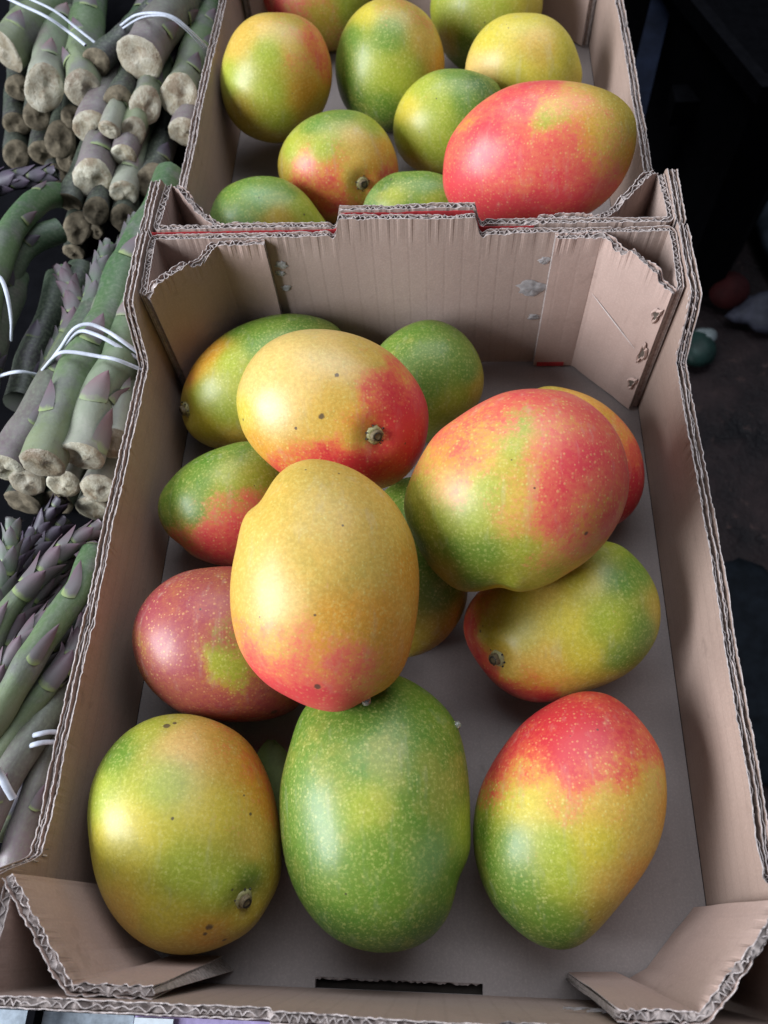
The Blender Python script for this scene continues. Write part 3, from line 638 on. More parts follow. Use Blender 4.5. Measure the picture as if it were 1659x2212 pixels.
MG['b_yellow'] = dict(z=.052, out=[(1130,27),(1080,35),(1035,70),(1010,120),(1005,160),(1020,200),(1060,235),(1130,250),(1200,235),(1245,205),(1258,170),(1250,120),(1230,75),(1190,38)],
  col=[(1130,40,'y',0),(1060,80,'y',0),(1160,100,'w',0),(1230,120,'y',0),(1040,150,'c',0),(1120,160,'y',0),(1220,170,'y',0)],
  spots=[(1099,62,.0007),(1095,54,.0006)], red='r', rough=.40, label='plain yellow mango behind the large red one in the far box')
MG['b_mid_green'] = dict(z=.0425, out=[(985,148),(940,153),(895,180),(862,225),(850,270),(855,315),(875,350),(905,370),(950,378),(1010,372),(1058,340),(1085,285),(1090,225),(1075,180),(1030,155)],
  col=[(985,155,'g',0),(920,190,'l',0),(1040,180,'d',0),(880,240,'y',0),(950,240,'l',0),(1010,220,'g',0),(870,300,'l',0),(940,310,'l',0),(900,360,'k',0),(1060,200,'d',0)],
  spots=[], red='r', rough=.36, label='round green mango touching the left side of the large red one')
MG['b_stem'] = dict(z=None, out=[(740,237),(690,245),(645,270),(610,315),(600,355),(610,400),(640,440),(680,468),(720,482),(770,485),(820,460),(850,420),(860,370),(850,320),(820,270),(785,245)],
  col=[(740,245,'g',0),(680,270,'g',0),(800,270,'l',0),(630,320,'l',0),(700,320,'l',.15),(780,310,'w',0),(830,330,'o',.2),(660,360,'o',.6),(610,370,'k',.2),(720,380,'o',.6),(760,370,'w',.15),(840,390,'o',.55),(810,390,'o',.35),(650,420,'o',.65),(720,440,'o',.6),(780,430,'k',.35),(830,430,'o',.5),(740,475,'k',.3)],
  stem=(783,396), spots=[], red='r', rough=.34, label='green mango with orange blush and a stem scar facing the viewer, far box')
MG['b_front_left'] = dict(z=.038, out=[(570,380),(520,388),(475,415),(455,455),(450,490),(458,530),(495,570),(565,585),(640,575),(695,545),(712,500),(690,460),(655,415),(615,388)],
  col=[(560,385,'g',0),(500,410,'g',0),(470,460,'b',0),(560,430,'b',0),(620,410,'g',0),(650,450,'l',0),(600,480,'k',0),(690,490,'l',0),(520,480,'b',0)],
  spots=[(650,465,.0010),(560,428,.0006)], red='r', rough=.38, label='dusty green mango in the front left corner of the far box')
MG['b_front_mid'] = dict(z=.046, out=[(890,370),(840,378),(805,405),(785,440),(783,480),(800,515),(850,538),(910,542),(965,528),(998,490),(1000,430),(975,390),(935,372)],
  col=[(880,375,'g',0),(830,395,'d',0),(800,430,'b',0),(850,430,'l',0),(920,400,'g',0),(940,440,'l',.1),(880,460,'g',0)],
  spots=[(846,388,.0010),(812,402,.0008)], red='r', rough=.38, label='green mango peeping over the front wall of the far box beside the red one')
MG['b_big_red'] = dict(z=.106, out=[(1169,174),(1113,182),(1058,208),(1002,257),(967,313),(959,361),(962,417),(981,451),(1030,480),(1113,492),(1217,482),(1294,448),(1349,385),(1374,306),(1370,250),(1342,215),(1280,186),(1220,175)],
  col=[(1120,190,'o',.85),(1180,185,'o',.62),(1240,190,'w',.35),(1320,220,'k',.1),(1360,260,'k',0),(1050,230,'o',.8),(1010,270,'o',.55),(1130,250,'o',.9),(1190,240,'w',.38),(1180,260,'l',.2),(1260,240,'o',.45),(1300,260,'w',.25),(1070,280,'o',.95),(980,320,'o',.7),(1100,330,'o',.8),(1180,310,'o',.62),(1240,290,'o',.65),(1310,310,'w',.4),(1355,330,'o',.25),(1000,370,'o',.9),(1070,380,'o',.8),(1150,370,'o',.7),(1230,360,'o',.75),(1310,370,'o',.45),(980,420,'o',.95),(1060,450,'o',.95),(1150,450,'o',.85),(1240,430,'o',.85),(1300,410,'o',.6)],
  spots=[], red='p', rough=.36, label='large coral-red mango heaped at the front right of the far box')
#MANGO_END

def lathe(mb, prof_, n, mat, frame, seed=0, wob=.0):
    P, ax, ex, ey = frame; g = np.random.default_rng(seed); k = 1+wob*g.uniform(-1, 1, n)
    vs = []
    for (r_, h) in prof_:
        for i in range(n):
            t = 2*math.pi*i/n
            vs.append(P+ax*h+(ex*math.cos(t)+ey*math.sin(t))*r_*k[i])
    fs = [(a*n+i, a*n+(i+1) % n, (a+1)*n+(i+1) % n, (a+1)*n+i) for a in range(len(prof_)-1) for i in range(n)]
    fs.append(tuple((len(prof_)-1)*n+i for i in range(n)))
    mb.add(vs, fs, mat)
M_stem = simple('mango_stem_bark', (.13, .095, .05), .6, .45, 900)
M_stem_ring = simple('mango_stem_ring', (.30, .27, .12), .45, .35, 700, .5)
M_stem_dark = simple('mango_stem_core', (.022, .016, .012), .35, .4, 900, .5)
M_sap = simple('dried_sap', (.75, .74, .68), .12, .05, 300, .6); add_transmission(M_sap, .8)

def build_mango(key, d, seed):
    mg = Mango(d['out'], d['z'] if d['z'] else .045)
    if d['z'] is None: mg.rest()
    nph, nth = 150, 96
    ph, th = np.meshgrid(np.linspace(-math.pi, math.pi, nph, endpoint=False), np.linspace(0, math.pi, nth+1)[1:-1])
    V = mg.surf(ph.ravel(), th.ravel())
    V = np.vstack([V, [0, 0, mg.C], [0, 0, -mg.Cb]])
    # gentle unevenness
    g = np.random.default_rng(seed)
    amp = np.zeros(len(V)); S = float(mg.rho.mean())
    for _ in range(5):
        k = g.normal(0, 1, 3); k = k/np.linalg.norm(k)*g.uniform(1.6, 3.6)/S
        amp += np.sin(V@k+g.uniform(0, 6))*.0030*S
    V = V*(1+(amp/S)[:, None])
    stem_frame = None
    if d.get('stem'):
        P = mg.at(d['stem']); nrm = P/np.array([S*S, S*S, mg.C**2]); nrm /= np.linalg.norm(nrm)
        dist = np.linalg.norm(V-P, axis=1)
        V = V-nrm*(.0026*np.exp(-(dist/.0070)**2))[:, None]+nrm*(.0007*np.exp(-((dist-.014)/.006)**2))[:, None]
        stem_frame = (P-nrm*.0024, nrm)
    if d.get('beak'):
        P = mg.at((1082, 1262)); dist = np.linalg.norm(V-P, axis=1)
        V = V-(P/np.linalg.norm(P))*(.0022*np.exp(-(dist/.0045)**2))[:, None]
        P = mg.at((1112, 1252)); dist = np.linalg.norm(V-P, axis=1)
        V = V+(P/np.linalg.norm(P))*(.0012*np.exp(-(dist/.006)**2))[:, None]
    n0 = len(V)-2; R = nth-1
    F = [(r*nph+i, (r+1)*nph+i, (r+1)*nph+(i+1) % nph, r*nph+(i+1) % nph) for r in range(R-1) for i in range(nph)]
    F += [(n0, i, (i+1) % nph) for i in range(nph)]+[(n0+1, (R-1)*nph+(i+1) % nph, (R-1)*nph+i) for i in range(nph)]
    me = bpy.data.meshes.new('mango'); me.from_pydata(V.tolist(), [], F)
    me.polygons.foreach_set('use_smooth', [True]*len(F))
    # skin colour and blush of the fruit, stored on its own surface
    Q = np.array([mg.at((a[0], a[1])) for a in d['col']]); W = np.zeros((len(V), len(Q)))
    for j in range(len(Q)): W[:, j] = 1/((np.linalg.norm(V-Q[j], axis=1)/S)**2+.018)**1.9
    W /= W.sum(1)[:, None]
    skin = W@np.array([PAL[a[2]] for a in d['col']]); bl = W@np.array([a[3] for a in d['col']], float)
    a1 = me.attributes.new('skin', 'FLOAT_COLOR', 'POINT'); a1.data.foreach_set('color', np.c_[skin, np.ones(len(V))].astype(np.float32).ravel())
    a2 = me.attributes.new('blush', 'FLOAT', 'POINT'); a2.data.foreach_set('value', bl.astype(np.float32))
    spots = [(tuple(mg.at((x, y))), r_*.78) for x, y, r_ in d['spots']]
    me.materials.append(mango_mat('mango_skin_'+key, spots, RED[d['red']], seed, d['rough']))
    me.update()
    o = link('mango', me)
    o.matrix_world = Matrix(((mg.e1[0], mg.e2[0], mg.w[0], mg.c[0]), (mg.e1[1], mg.e2[1], mg.w[1], mg.c[1]), (mg.e1[2], mg.e2[2], mg.w[2], mg.c[2]), (0, 0, 0, 1)))
    tag(o, d['label'], 'mango', 'mangoes in the far box' if key.startswith('b_') else 'mangoes in the near box')
    def frame(P, nrm):
        ex = np.cross(nrm, [0.3, .9, .1]); ex /= np.linalg.norm(ex); return (P, nrm, ex, np.cross(nrm, ex))
    if stem_frame:
        fr = frame(*stem_frame); mb = MB()
        lathe(mb, [(.0050, -.0015), (.0046, .0006), (.0038, .0014), (.0032, .0015)], 14, 0, fr, seed, .10)
        st = mb.build('stem', [M_stem_ring], o, True)
        mb = MB(); lathe(mb, [(.0031, .0008), (.0030, .0032), (.0026, .0038), (.0020, .0036)], 12, 0, fr, seed+1, .14); mb.build('stem_stub', [M_stem], st, True)
        mb = MB(); lathe(mb, [(.0024, .0034), (.0020, .0040), (.0010, .0032)], 10, 0, fr, seed+2, .2); mb.build('stem_core', [M_stem_dark], st, True)
        mb = MB()
        for i in range(6):
            t = i*2*math.pi/6+g.uniform(-.5, .5); q = fr[0]+fr[1]*.0010+(fr[2]*math.cos(t)+fr[3]*math.sin(t))*.0050
            lathe(mb, [(.0005, -.0006), (.0004, .0002), (.0001, .0004)], 6, 0, (q, fr[1], fr[2], fr[3]))
        mb.build('sepal_marks', [M_stem_dark], st, True)
    if d.get('nub'):
        P = mg.at(d['nub']); nrm = P/np.linalg.norm(P); mb = MB()
        lathe(mb, [(.0026, -.002), (.0021, .0012), (.0016, .0026), (.0008, .0030)], 10, 0, frame(P, nrm), 4, .15); mb.build('sap_drop', [M_sap], o, True)
    return o, mg
built = {}
for i, (key, d) in enumerate(MG.items()):
    built[key] = build_mango(key, d, i+1)

# sap drops on the big green mango, olive leaf scrap on the floor
o, mg = built['front_green']
P = mg.at((984, 1570)); mb = MB(); nrm = P/np.linalg.norm(P); ex = np.cross(nrm, [0, 0, 1]); ex /= np.linalg.norm(ex)
lathe(mb, [(.0018, -.001), (.0019, .0006), (.0013, .0018), (.0004, .0022)], 12, 0, (P, nrm, ex, np.cross(nrm, ex)), 1, .1)
mb.build('sap_drop', [M_sap], o, True)
M_leaf = simple('olive_leaf', (.10, .14, .035), .6, .25, 150)
mb = MB(); cpt = atz(603, 1690, .012); n = 12
vs = []; 
for i in range(n+1):
    t = i/n; w = .0135*math.sin(math.pi*min(1, t*.96+.02))**.7
    p = cpt+np.array([.012*(t-.5), -.05*(t-.42), .002*math.sin(3*t)-.004*t])
    for zz in (0, -.0005): vs += [p+np.array([-w, 0, zz+.002]), p+np.array([0, 0, zz]), p+np.array([w, 0, zz+.002])]
fs = []
for i in range(n):
    a = i*6; b_ = a+6
    fs += [(a, a+1, b_+1, b_), (a+1, a+2, b_+2, b_+1), (a+4, a+3, b_+3, b_+4), (a+5, a+4, b_+4, b_+5), (a+3, a, b_, b_+3), (a+2, a+5, b_+5, b_+2)]
mb.add(vs, fs)
tag(mb.build('leaf_scrap', M_leaf, None, True), 'small olive-green leaf scrap between the yellow and the all-green front mangoes', 'leaf')

#ASPARAGUS
def stalk_mat(name, low, mid, high, purple):
    m, nt, b = newmat(name)
    uv = N(nt, 'ShaderNodeUVMap').outputs[0]; sp = N(nt, 'ShaderNodeSeparateXYZ'); L(nt, uv, sp.inputs[0])
    obj = N(nt, 'ShaderNodeTexCoord').outputs['Object']
    mp = N(nt, 'ShaderNodeMapping'); L(nt, uv, mp.inputs[0]); mp.inputs['Scale'].default_value = (9, 14, 1)
    n1 = noise(nt, obj, 45, 5, .6); n2 = noise(nt, obj, 420, 4, .7); n3 = noise(nt, mp.outputs[0], 3, 4, .6)
    # v runs in units of 10 cm from the cut end
    g = math_(nt, 'ADD', math_(nt, 'MULTIPLY', sp.outputs[1], .62), math_(nt, 'MULTIPLY', math_(nt, 'SUBTRACT', n1, .5), .5))
    c = ramp(nt, g, [(0, low), (.35, mid), (.8, high)])
    c = mixc(nt, math_(nt, 'MULTIPLY', ramp(nt, n1, [(.48, (0, 0, 0)), (.66, (1, 1, 1))]), .55), c, purple)
    c = mixc(nt, math_(nt, 'MULTIPLY', ramp(nt, n3, [(.45, (0, 0, 0)), (.7, (1, 1, 1))]), .36), c, (.19, .22, .15))
    c = mixc(nt, math_(nt, 'MULTIPLY', ramp(nt, n2, [(.62, (0, 0, 0)), (.72, (1, 1, 1))]), .5), c, (.05, .035, .05))
    L(nt, c, b.inputs['Base Color']); b.inputs['Roughness'].default_value = .5; b.inputs['Specular IOR Level'].default_value = .4
    bump(nt, b, math_(nt, 'ADD', n3, math_(nt, 'MULTIPLY', n2, .4)), .25, .0008)
    return m
STALK = [stalk_mat('asparagus_green', (.17, .19, .11), (.098, .142, .066), (.044, .092, .034), (.14, .11, .14)),
         stalk_mat('asparagus_pale', (.25, .25, .20), (.125, .165, .095), (.058, .11, .045), (.17, .11, .13)),
         stalk_mat('asparagus_purple', (.17, .135, .14), (.095, .10, .075), (.05, .085, .045), (.10, .06, .075)),
         stalk_mat('asparagus_dark', (.04, .045, .034), (.022, .03, .02), (.035, .055, .03), (.06, .04, .06))]  # darkened copy, mostly for lower spears: shade between them put into the colour
def cut_mat():
    m, nt, b = newmat('asparagus_cut')
    obj = N(nt, 'ShaderNodeTexCoord').outputs['Object']
    n1 = noise(nt, obj, 110, 5, .7); n2 = noise(nt, obj, 700, 4, .7); n3 = noise(nt, obj, 30, 3, .5)
    c = mixc(nt, ramp(nt, n1, [(.35, (0, 0, 0)), (.65, (1, 1, 1))]), (.30, .25, .16), (.54, .51, .40))
    c = mixc(nt, math_(nt, 'MULTIPLY', ramp(nt, noise(nt, obj, 60, 4, .7), [(.5, (0, 0, 0)), (.62, (1, 1, 1))]), .75), c, (.20, .13, .07))
    c = mixc(nt, math_(nt, 'MULTIPLY', ramp(nt, n2, [(.58, (0, 0, 0)), (.7, (1, 1, 1))]), .6), c, (.14, .09, .06))
    oi = N(nt, 'ShaderNodeObjectInfo').outputs['Random']
    c = mixc(nt, math_(nt, 'MULTIPLY', math_(nt, 'POWER', oi, 2.5), .5), c, (.12, .085, .055))
    L(nt, c, b.inputs['Base Color']); b.inputs['Roughness'].default_value = .5
    bump(nt, b, math_(nt, 'ADD', n1, math_(nt, 'MULTIPLY', n2, .5)), .7, .0016)
    return m
M_cut = cut_mat()
M_cut_shaded = simple('asparagus_shaded_cut', (.13, .105, .07), .8, .5, 260, .2, .001)  # cut ends of the dark spears: shade of the lower layers put into the colour
def bract_mat(name, tipc, mid, base):
    m, nt, b = newmat(name)
    uv = N(nt, 'ShaderNodeUVMap').outputs[0]; sp = N(nt, 'ShaderNodeSeparateXYZ'); L(nt, uv, sp.inputs[0])
    obj = N(nt, 'ShaderNodeTexCoord').outputs['Object']; n1 = noise(nt, obj, 130, 4, .65)
    g = math_(nt, 'ADD', sp.outputs[1], math_(nt, 'MULTIPLY', math_(nt, 'SUBTRACT', n1, .5), .35))
    L(nt, ramp(nt, g, [(0, base), (.03, base), (.14, mid), (.95, tipc)]), b.inputs['Base Color'])
    b.inputs['Roughness'].default_value = .55; bump(nt, b, n1, .3, .0006)
    return m
BRACT = [bract_mat('bract_purple', (.115, .062, .082), (.115, .105, .105), (.20, .25, .10)),
         bract_mat('bract_rosy', (.17, .085, .095), (.18, .155, .145), (.22, .26, .14)),
         bract_mat('bract_green', (.12, .09, .11), (.09, .12, .08), (.24, .30, .11)),
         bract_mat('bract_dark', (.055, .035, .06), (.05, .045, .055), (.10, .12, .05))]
M_band = simple('rubber_band', (.44, .46, .52), .6, .15, 300)

class Spear:
    def __init__(s, pts, r):
        s.P, s.s = resample(catmull(pts, 12), .003)
        ww = vnoise(int(abs(pts[0][0])*1e5) % 977); s.P = s.P+np.stack([.0022*ww(s.s/.035), 0*s.s, .0016*ww(s.s/.03+60)], 1)*np.clip(s.s/.03, 0, 1)[:, None]
        s.P[:, 0] = np.minimum(s.P[:, 0], -.1555-r*1.08)
        T = np.gradient(s.P, axis=0); s.T = T/np.linalg.norm(T, axis=1)[:, None]
        cd = CAM-s.P; A = cd-s.T*(cd*s.T).sum(1)[:, None]; s.A = A/np.linalg.norm(A, axis=1)[:, None]   # towards the open top
        s.B = np.cross(s.T, s.A); s.r = r; s.len = s.s[-1]; s.tip = 0.
    def rad(s, q):
        q = np.asarray(q, float); k = np.clip((s.len-q)/.09, 0, 1) if s.tip else np.ones_like(q)
        return s.r*(.42+.58*k**.7 if s.tip else 1.0)*(1+.05*np.exp(-q/.01))
    def at(s, q, a, h):
        q = np.clip(q, 0, s.len)
        f = lambda X: np.stack([np.interp(q, s.s, X[:, k]) for k in range(3)], -1)
        P, A, B = f(s.P), f(s.A), f(s.B); R = s.rad(q)+h
        return P+A*(R*np.cos(a))[..., None]+B*(R*np.sin(a))[..., None]

def bract_into(mb, sp, q, a, h, half, lift, mat=0):
    nu, nv = 6, 6; vs = []; uv = []
    for j in range(nv+1):
        v = j/nv; w = half*(1-v**1.7)*(1 if j else 1.04)
        for i in range(nu+1):
            u = -1+2*i/nu
            hh = (.0001 if j == 0 else .0007)+lift*v*v+.0004*math.cos(u*1.5)
            qq = q+h*v-(.10*h*(1-u*u) if j == 0 else .06*h*(1-u*u)*(1-v))
            vs.append(sp.at(np.array(qq), np.array(a+u*w), hh)); uv.append((u*.5+.5, v))
    n = nu+1
    mb.add(vs, [(j*n+i, j*n+i+1, (j+1)*n+i+1, (j+1)*n+i) for j in range(nv) for i in range(nu)], mat, uv)

def spear(parent, pts, r, mat=0, bmat=0, tip=False, cut=True, bracts=(), seed=0, tilt=.35):
    g = np.random.default_rng(seed+500)
    sp = Spear(pts, r); sp.tip = 1. if tip else 0.
    n = 18; m = len(sp.s); mb = MB(); vs = []; uv = []
    el = g.uniform(.88, 1.0); ph0 = g.uniform(0, 3); jn = vnoise(seed+31)
    A = np.linspace(math.pi, 3*math.pi, n+1)
    for j in range(m):
        q = sp.s[j]
        rr = sp.r*.06*jn(q/.012)+sp.r*.035*np.sin(A*3+ph0+q*30)+sp.r*.03*np.sin(A*7+2*ph0)*jn(q/.02+40)
        off = 0
        if j == 0: q2 = np.full(n+1, 0.)
        V = sp.at(np.full(n+1, q), A, rr)
        if j < 4:   # the knife cut leans: the upper side of the end starts a little further in
            V = V+sp.T[0]*(tilt*sp.r*(np.cos(A))*(1-j/4))[:, None]
        vs += list(V); uv += [(A[i]/6.283-.5, q/.1) for i in range(n+1)]
    w = n+1
    mb.add(vs, [(j*w+i, (j+1)*w+i, (j+1)*w+i+1, j*w+i+1) for j in range(m-1) for i in range(n)], 0, uv)
    if not tip: mb.add(vs[-w:-1], [tuple(range(n))], 0)
    if not cut: mb.add(vs[:n], [tuple(range(n))[::-1]], 0)
    o = mb.build('spear', [STALK[mat]], parent, True)
    if cut:
        mb = MB(); ring = np.array(vs[:n]); c = ring.mean(0); out = -sp.T[0]; cv = []
        for k, (f, h) in enumerate(((1.0, 0), (.97, .0008), (.8, .0014), (.5, .0008), (.2, .0012))):
            for i in range(n):
                t_ = 2*math.pi*i/n; lob = -.07-.06*math.sin(2*t_+ph0*2)-.05*math.sin(3*t_+ph0*5)
                cv.append(c+(ring[i]-c)*f*(1+(lob+.04*g.uniform(-1, 1))*(k > 0))+out*(h*1.2+sp.r*(.10*math.sin(t_+ph0*3)+.07*math.sin(2*t_+ph0))*(1-f)*1.6*(k > 0)+.0004*g.uniform(-1, 1)*(k > 0)))
        cv.append(c+out*.0008)
        fs = [(k*n+i, k*n+(i+1) % n, (k+1)*n+(i+1) % n, (k+1)*n+i) for k in range(4) for i in range(n)]+[(4*n+i, 4*n+(i+1) % n, 5*n) for i in range(n)]
        mb.add(cv, fs); mb.build('cut_end', M_cut_shaded if mat == 3 else M_cut, o, True)
    for k, (q, a, h, half) in enumerate(bracts):
        mb = MB(); bract_into(mb, sp, q, a, h*.85, half*.8, .0018); mb.build('bract', BRACT[bmat], o, True)
    if tip:
        mb = MB(); q = sp.len-.055; k = 0
        while q < sp.len-.004:
            t = (q-(sp.len-.055))/.055
            bract_into(mb, sp, q, k*2.4+g.uniform(-.2, .2), .017*(1-.45*t), 1.15, .0016+.0012*g.uniform(), 0)
            q += .0034*(1-.45*t); k += 1
        tp = sp.P[-1]; 
        mb.build('tip', BRACT[bmat], o, True)
    return o
def auto_bracts(length, step, g, start=.012, h=.015, half=.55, spread=1.2):
    out = []; q = start+g.uniform(0, step*.5); k = 0
    while q < length:
        out.append((q, g.uniform(-spread, spread), h*g.uniform(.75, 1.2), half*g.uniform(.8, 1.15))); q += step*g.uniform(.7, 1.2)
    return out
def px3(x, y, z): return atz(x, y, z)
def prad(rpx, x, y, z):
    d = atz(x, y, z)-CAM; return rpx*float(d@fw)/FPX
def band(parent, pts, r=.0011):
    P, s = resample(catmull([px3(*p) for p in pts], 10), .0025)
    T = np.gradient(P, axis=0); T /= np.linalg.norm(T, axis=1)[:, None]
    X = np.cross(T, [0, 0, 1.0]); X /= np.linalg.norm(X, axis=1)[:, None]; Y = np.cross(X, T); n = 8; vs = []
    for j in range(len(P)):
        for i in range(n):
            t = 2*math.pi*i/n; vs.append(P[j]+X[j]*r*math.cos(t)*1.15+Y[j]*r*math.sin(t)*.75)
    mb = MB(); mb.add(vs, [(j*n+i, j*n+(i+1) % n, (j+1)*n+(i+1) % n, (j+1)*n+i) for j in range(len(P)-1) for i in range(n)])
    return mb.build('rubber_band', M_band, parent, True)

def bunch(label, loc):
    e = empty('asparagus_bunch', (0, 0, 0)); tag(e, label, 'asparagus', 'asparagus bunches beside the boxes'); return e
def put(parent, base, path, r, mat, bmat=0, tip=False, cut=True, br=None, seed=0, tilt=.35):
    """base and path: (x, y, z) with x, y in the 1659 x 2212 frame, z the height of the spear's middle"""
    pts = [px3(*base)]+[px3(*p) for p in path]
    rm = prad(r, *base)*(.86 if mat == 3 else .93)
    g = np.random.default_rng(seed)
    Ln = sum(np.linalg.norm(np.array(pts[i+1])-pts[i]) for i in range(len(pts)-1))
    b = auto_bracts(min(Ln-.03, .22), .034, g) if br is None else br
    return spear(parent, pts, rm, mat, bmat, tip, cut, b, seed, tilt)

# the bunch beside the near box's rear corner
A = bunch('asparagus bunch tied with three white rubber bands beside the near box', 0)
put(A, (92, 1000, .070), [(150, 860, .068), (215, 730, .066), (275, 600, .064), (330, 470, .060), (368, 380, .055)], 50, 0, 0, br=[(.028, -.95, .022, .6), (.020, 1.15, .02, .5), (.080, -.35, .022, .7), (.150, -.2, .02, .8), (.19, .6, .02, .7)], seed=1, tilt=.1)
put(A, (178, 985, .066), [(215, 870, .068), (270, 760, .067), (330, 640, .062), (385, 540, .055)], 48, 1, 1, br=[(.004, .7, .028, .75), (.030, -.25, .022, .85), (.034, .9, .018, .6), (.092, -.4, .02, .8)], seed=2, tilt=.15)
put(A, (266, 958, .058), [(278, 880, .060), (318, 780, .058), (370, 680, .052)], 42, 1, 1, br=[(.030, -.2, .018, .7)], seed=3, tilt=.45)
put(A, (10, 1010, .050), [(70, 900, .052), (140, 780, .050), (205, 660, .046), (250, 560, .040)], 44, 2, 0, seed=4, tip=False)
put(A, (215, 1055, .036), [(250, 960, .034), (290, 850, .03)], 40, 1, 1, seed=5)
put(A, (138, 1045, .038), [(180, 930, .036), (230, 800, .032)], 38, 1, 1, seed=6)
put(A, (60, 1040, .040), [(110, 930, .036), (170, 800, .03)], 40, 0, 0, seed=7)
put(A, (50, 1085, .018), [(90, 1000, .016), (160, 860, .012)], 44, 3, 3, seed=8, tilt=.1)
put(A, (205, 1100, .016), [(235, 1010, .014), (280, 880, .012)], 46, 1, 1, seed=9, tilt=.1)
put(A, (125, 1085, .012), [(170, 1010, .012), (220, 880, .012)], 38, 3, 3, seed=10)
put(A, (120, 800, .042), [(150, 720, .044), (158, 660, .048), (128, 580, .052)], 30, 0, 0, tip=True, cut=False, seed=11)
put(A, (170, 740, .044), [(190, 660, .05), (215, 590, .052), (240, 530, .05)], 26, 0, 2, tip=True, cut=False, seed=12)
put(A, (200, 720, .046), [(225, 650, .054), (255, 580, .054), (285, 505, .05)], 24, 0, 2, tip=True, cut=False, seed=13)
put(A, (255, 640, .040), [(290, 560, .046), (318, 490, .046), (340, 420, .042)], 26, 0, 2, tip=True, cut=False, seed=14)
band(A, [(92, 802, .060), (130, 752, .073), (158, 712, .0815), (190, 700, .083), (225, 712, .081), (262, 735, .081), (320, 778, .070)])
band(A, [(98, 798, .058), (140, 745, .074), (170, 716, .0805), (205, 722, .082), (250, 745, .080), (330, 795, .066)])
band(A, [(88, 803, .058), (120, 768, .081), (150, 760, .085), (215, 770, .083), (255, 778, .083), (320, 805, .07)])

# the far bunch, butts towards the viewer
B = bunch('asparagus bunch with cut butt ends facing the viewer, beside the far box', 0)
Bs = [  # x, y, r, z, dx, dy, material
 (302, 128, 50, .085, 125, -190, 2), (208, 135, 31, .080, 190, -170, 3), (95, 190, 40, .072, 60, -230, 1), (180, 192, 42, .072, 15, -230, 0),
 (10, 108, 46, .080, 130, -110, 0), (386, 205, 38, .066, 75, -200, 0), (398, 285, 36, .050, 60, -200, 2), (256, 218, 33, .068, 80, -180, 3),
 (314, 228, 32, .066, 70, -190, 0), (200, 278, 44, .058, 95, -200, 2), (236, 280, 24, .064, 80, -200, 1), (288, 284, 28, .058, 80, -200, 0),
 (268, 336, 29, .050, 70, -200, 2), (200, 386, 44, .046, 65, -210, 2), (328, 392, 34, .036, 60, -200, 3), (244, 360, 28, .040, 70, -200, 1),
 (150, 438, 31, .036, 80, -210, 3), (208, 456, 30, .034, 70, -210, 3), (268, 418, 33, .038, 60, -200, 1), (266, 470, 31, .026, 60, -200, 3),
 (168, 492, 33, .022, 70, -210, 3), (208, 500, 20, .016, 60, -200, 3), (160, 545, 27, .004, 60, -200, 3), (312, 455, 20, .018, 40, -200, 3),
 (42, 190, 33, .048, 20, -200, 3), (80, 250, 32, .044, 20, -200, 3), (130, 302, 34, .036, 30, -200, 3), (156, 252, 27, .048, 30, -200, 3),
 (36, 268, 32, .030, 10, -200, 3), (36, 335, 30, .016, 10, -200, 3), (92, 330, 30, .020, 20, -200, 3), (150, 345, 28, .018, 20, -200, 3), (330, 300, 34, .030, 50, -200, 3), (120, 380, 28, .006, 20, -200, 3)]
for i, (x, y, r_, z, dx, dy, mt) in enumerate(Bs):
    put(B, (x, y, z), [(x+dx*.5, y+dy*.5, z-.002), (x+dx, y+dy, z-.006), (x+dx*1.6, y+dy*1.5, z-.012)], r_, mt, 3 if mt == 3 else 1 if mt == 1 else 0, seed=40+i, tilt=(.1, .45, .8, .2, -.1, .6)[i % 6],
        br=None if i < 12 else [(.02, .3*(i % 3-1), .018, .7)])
band(B, [(255, 60, .086), (290, 34, .099), (330, 28, .106), (372, 36, .104), (410, 65, .094), (446, 100, .078)])
band(B, [(258, 66, .086), (300, 40, .0985), (335, 33, .105), (368, 38, .104), (404, 66, .094), (440, 104, .076)], .0009)
band(B, [(-5, -14, .095), (40, 8, .103), (100, 36, .102), (150, 70, .092), (185, 98, .092)])
band(B, [(20, -20, .095), (70, 0, .103), (120, 25, .101), (165, 60, .094), (205, 92, .088)], .0009)

# purple bunch at the left edge
Cb = bunch('purple-green asparagus bunch curving out at the left edge of the photo', 0)
put(Cb, (-60, 800, .060), [(-40, 690, .064), (-8, 590, .068), (28, 500, .066), (74, 446, .056), (118, 424, .040), (150, 425, .020)], 33, 0, 0, cut=False, seed=90)
put(Cb, (-40, 860, .046), [(-30, 720, .05), (10, 610, .05), (60, 530, .046), (130, 500, .04)], 34, 2, 3, cut=False, seed=91)
put(Cb, (-60, 940, .040), [(-30, 800, .044), (-5, 690, .046), (30, 600, .04)], 40, 2, 3, cut=False, seed=92)
put(Cb, (-60, 420, .04), [(-10, 400, .042), (50, 385, .044), (120, 372, .044)], 30, 3, 3, tip=True, cut=False, seed=93)
put(Cb, (40, 870, .02), [(70, 780, .022), (110, 690, .02), (130, 600, .018)], 36, 3, 3, cut=False, seed=94)
put(Cb, (100, 840, .012), [(130, 740, .012), (150, 640, .012), (170, 580, .01)], 34, 3, 3, cut=False, seed=95)
band(Cb, [(-20, 590, .085), (2, 602, .088), (16, 640, .086), (24, 690, .075), (24, 735, .06)])
band(Cb, [(0, 812, .050), (24, 805, .056), (50, 803, .056), (86, 810, .045)])

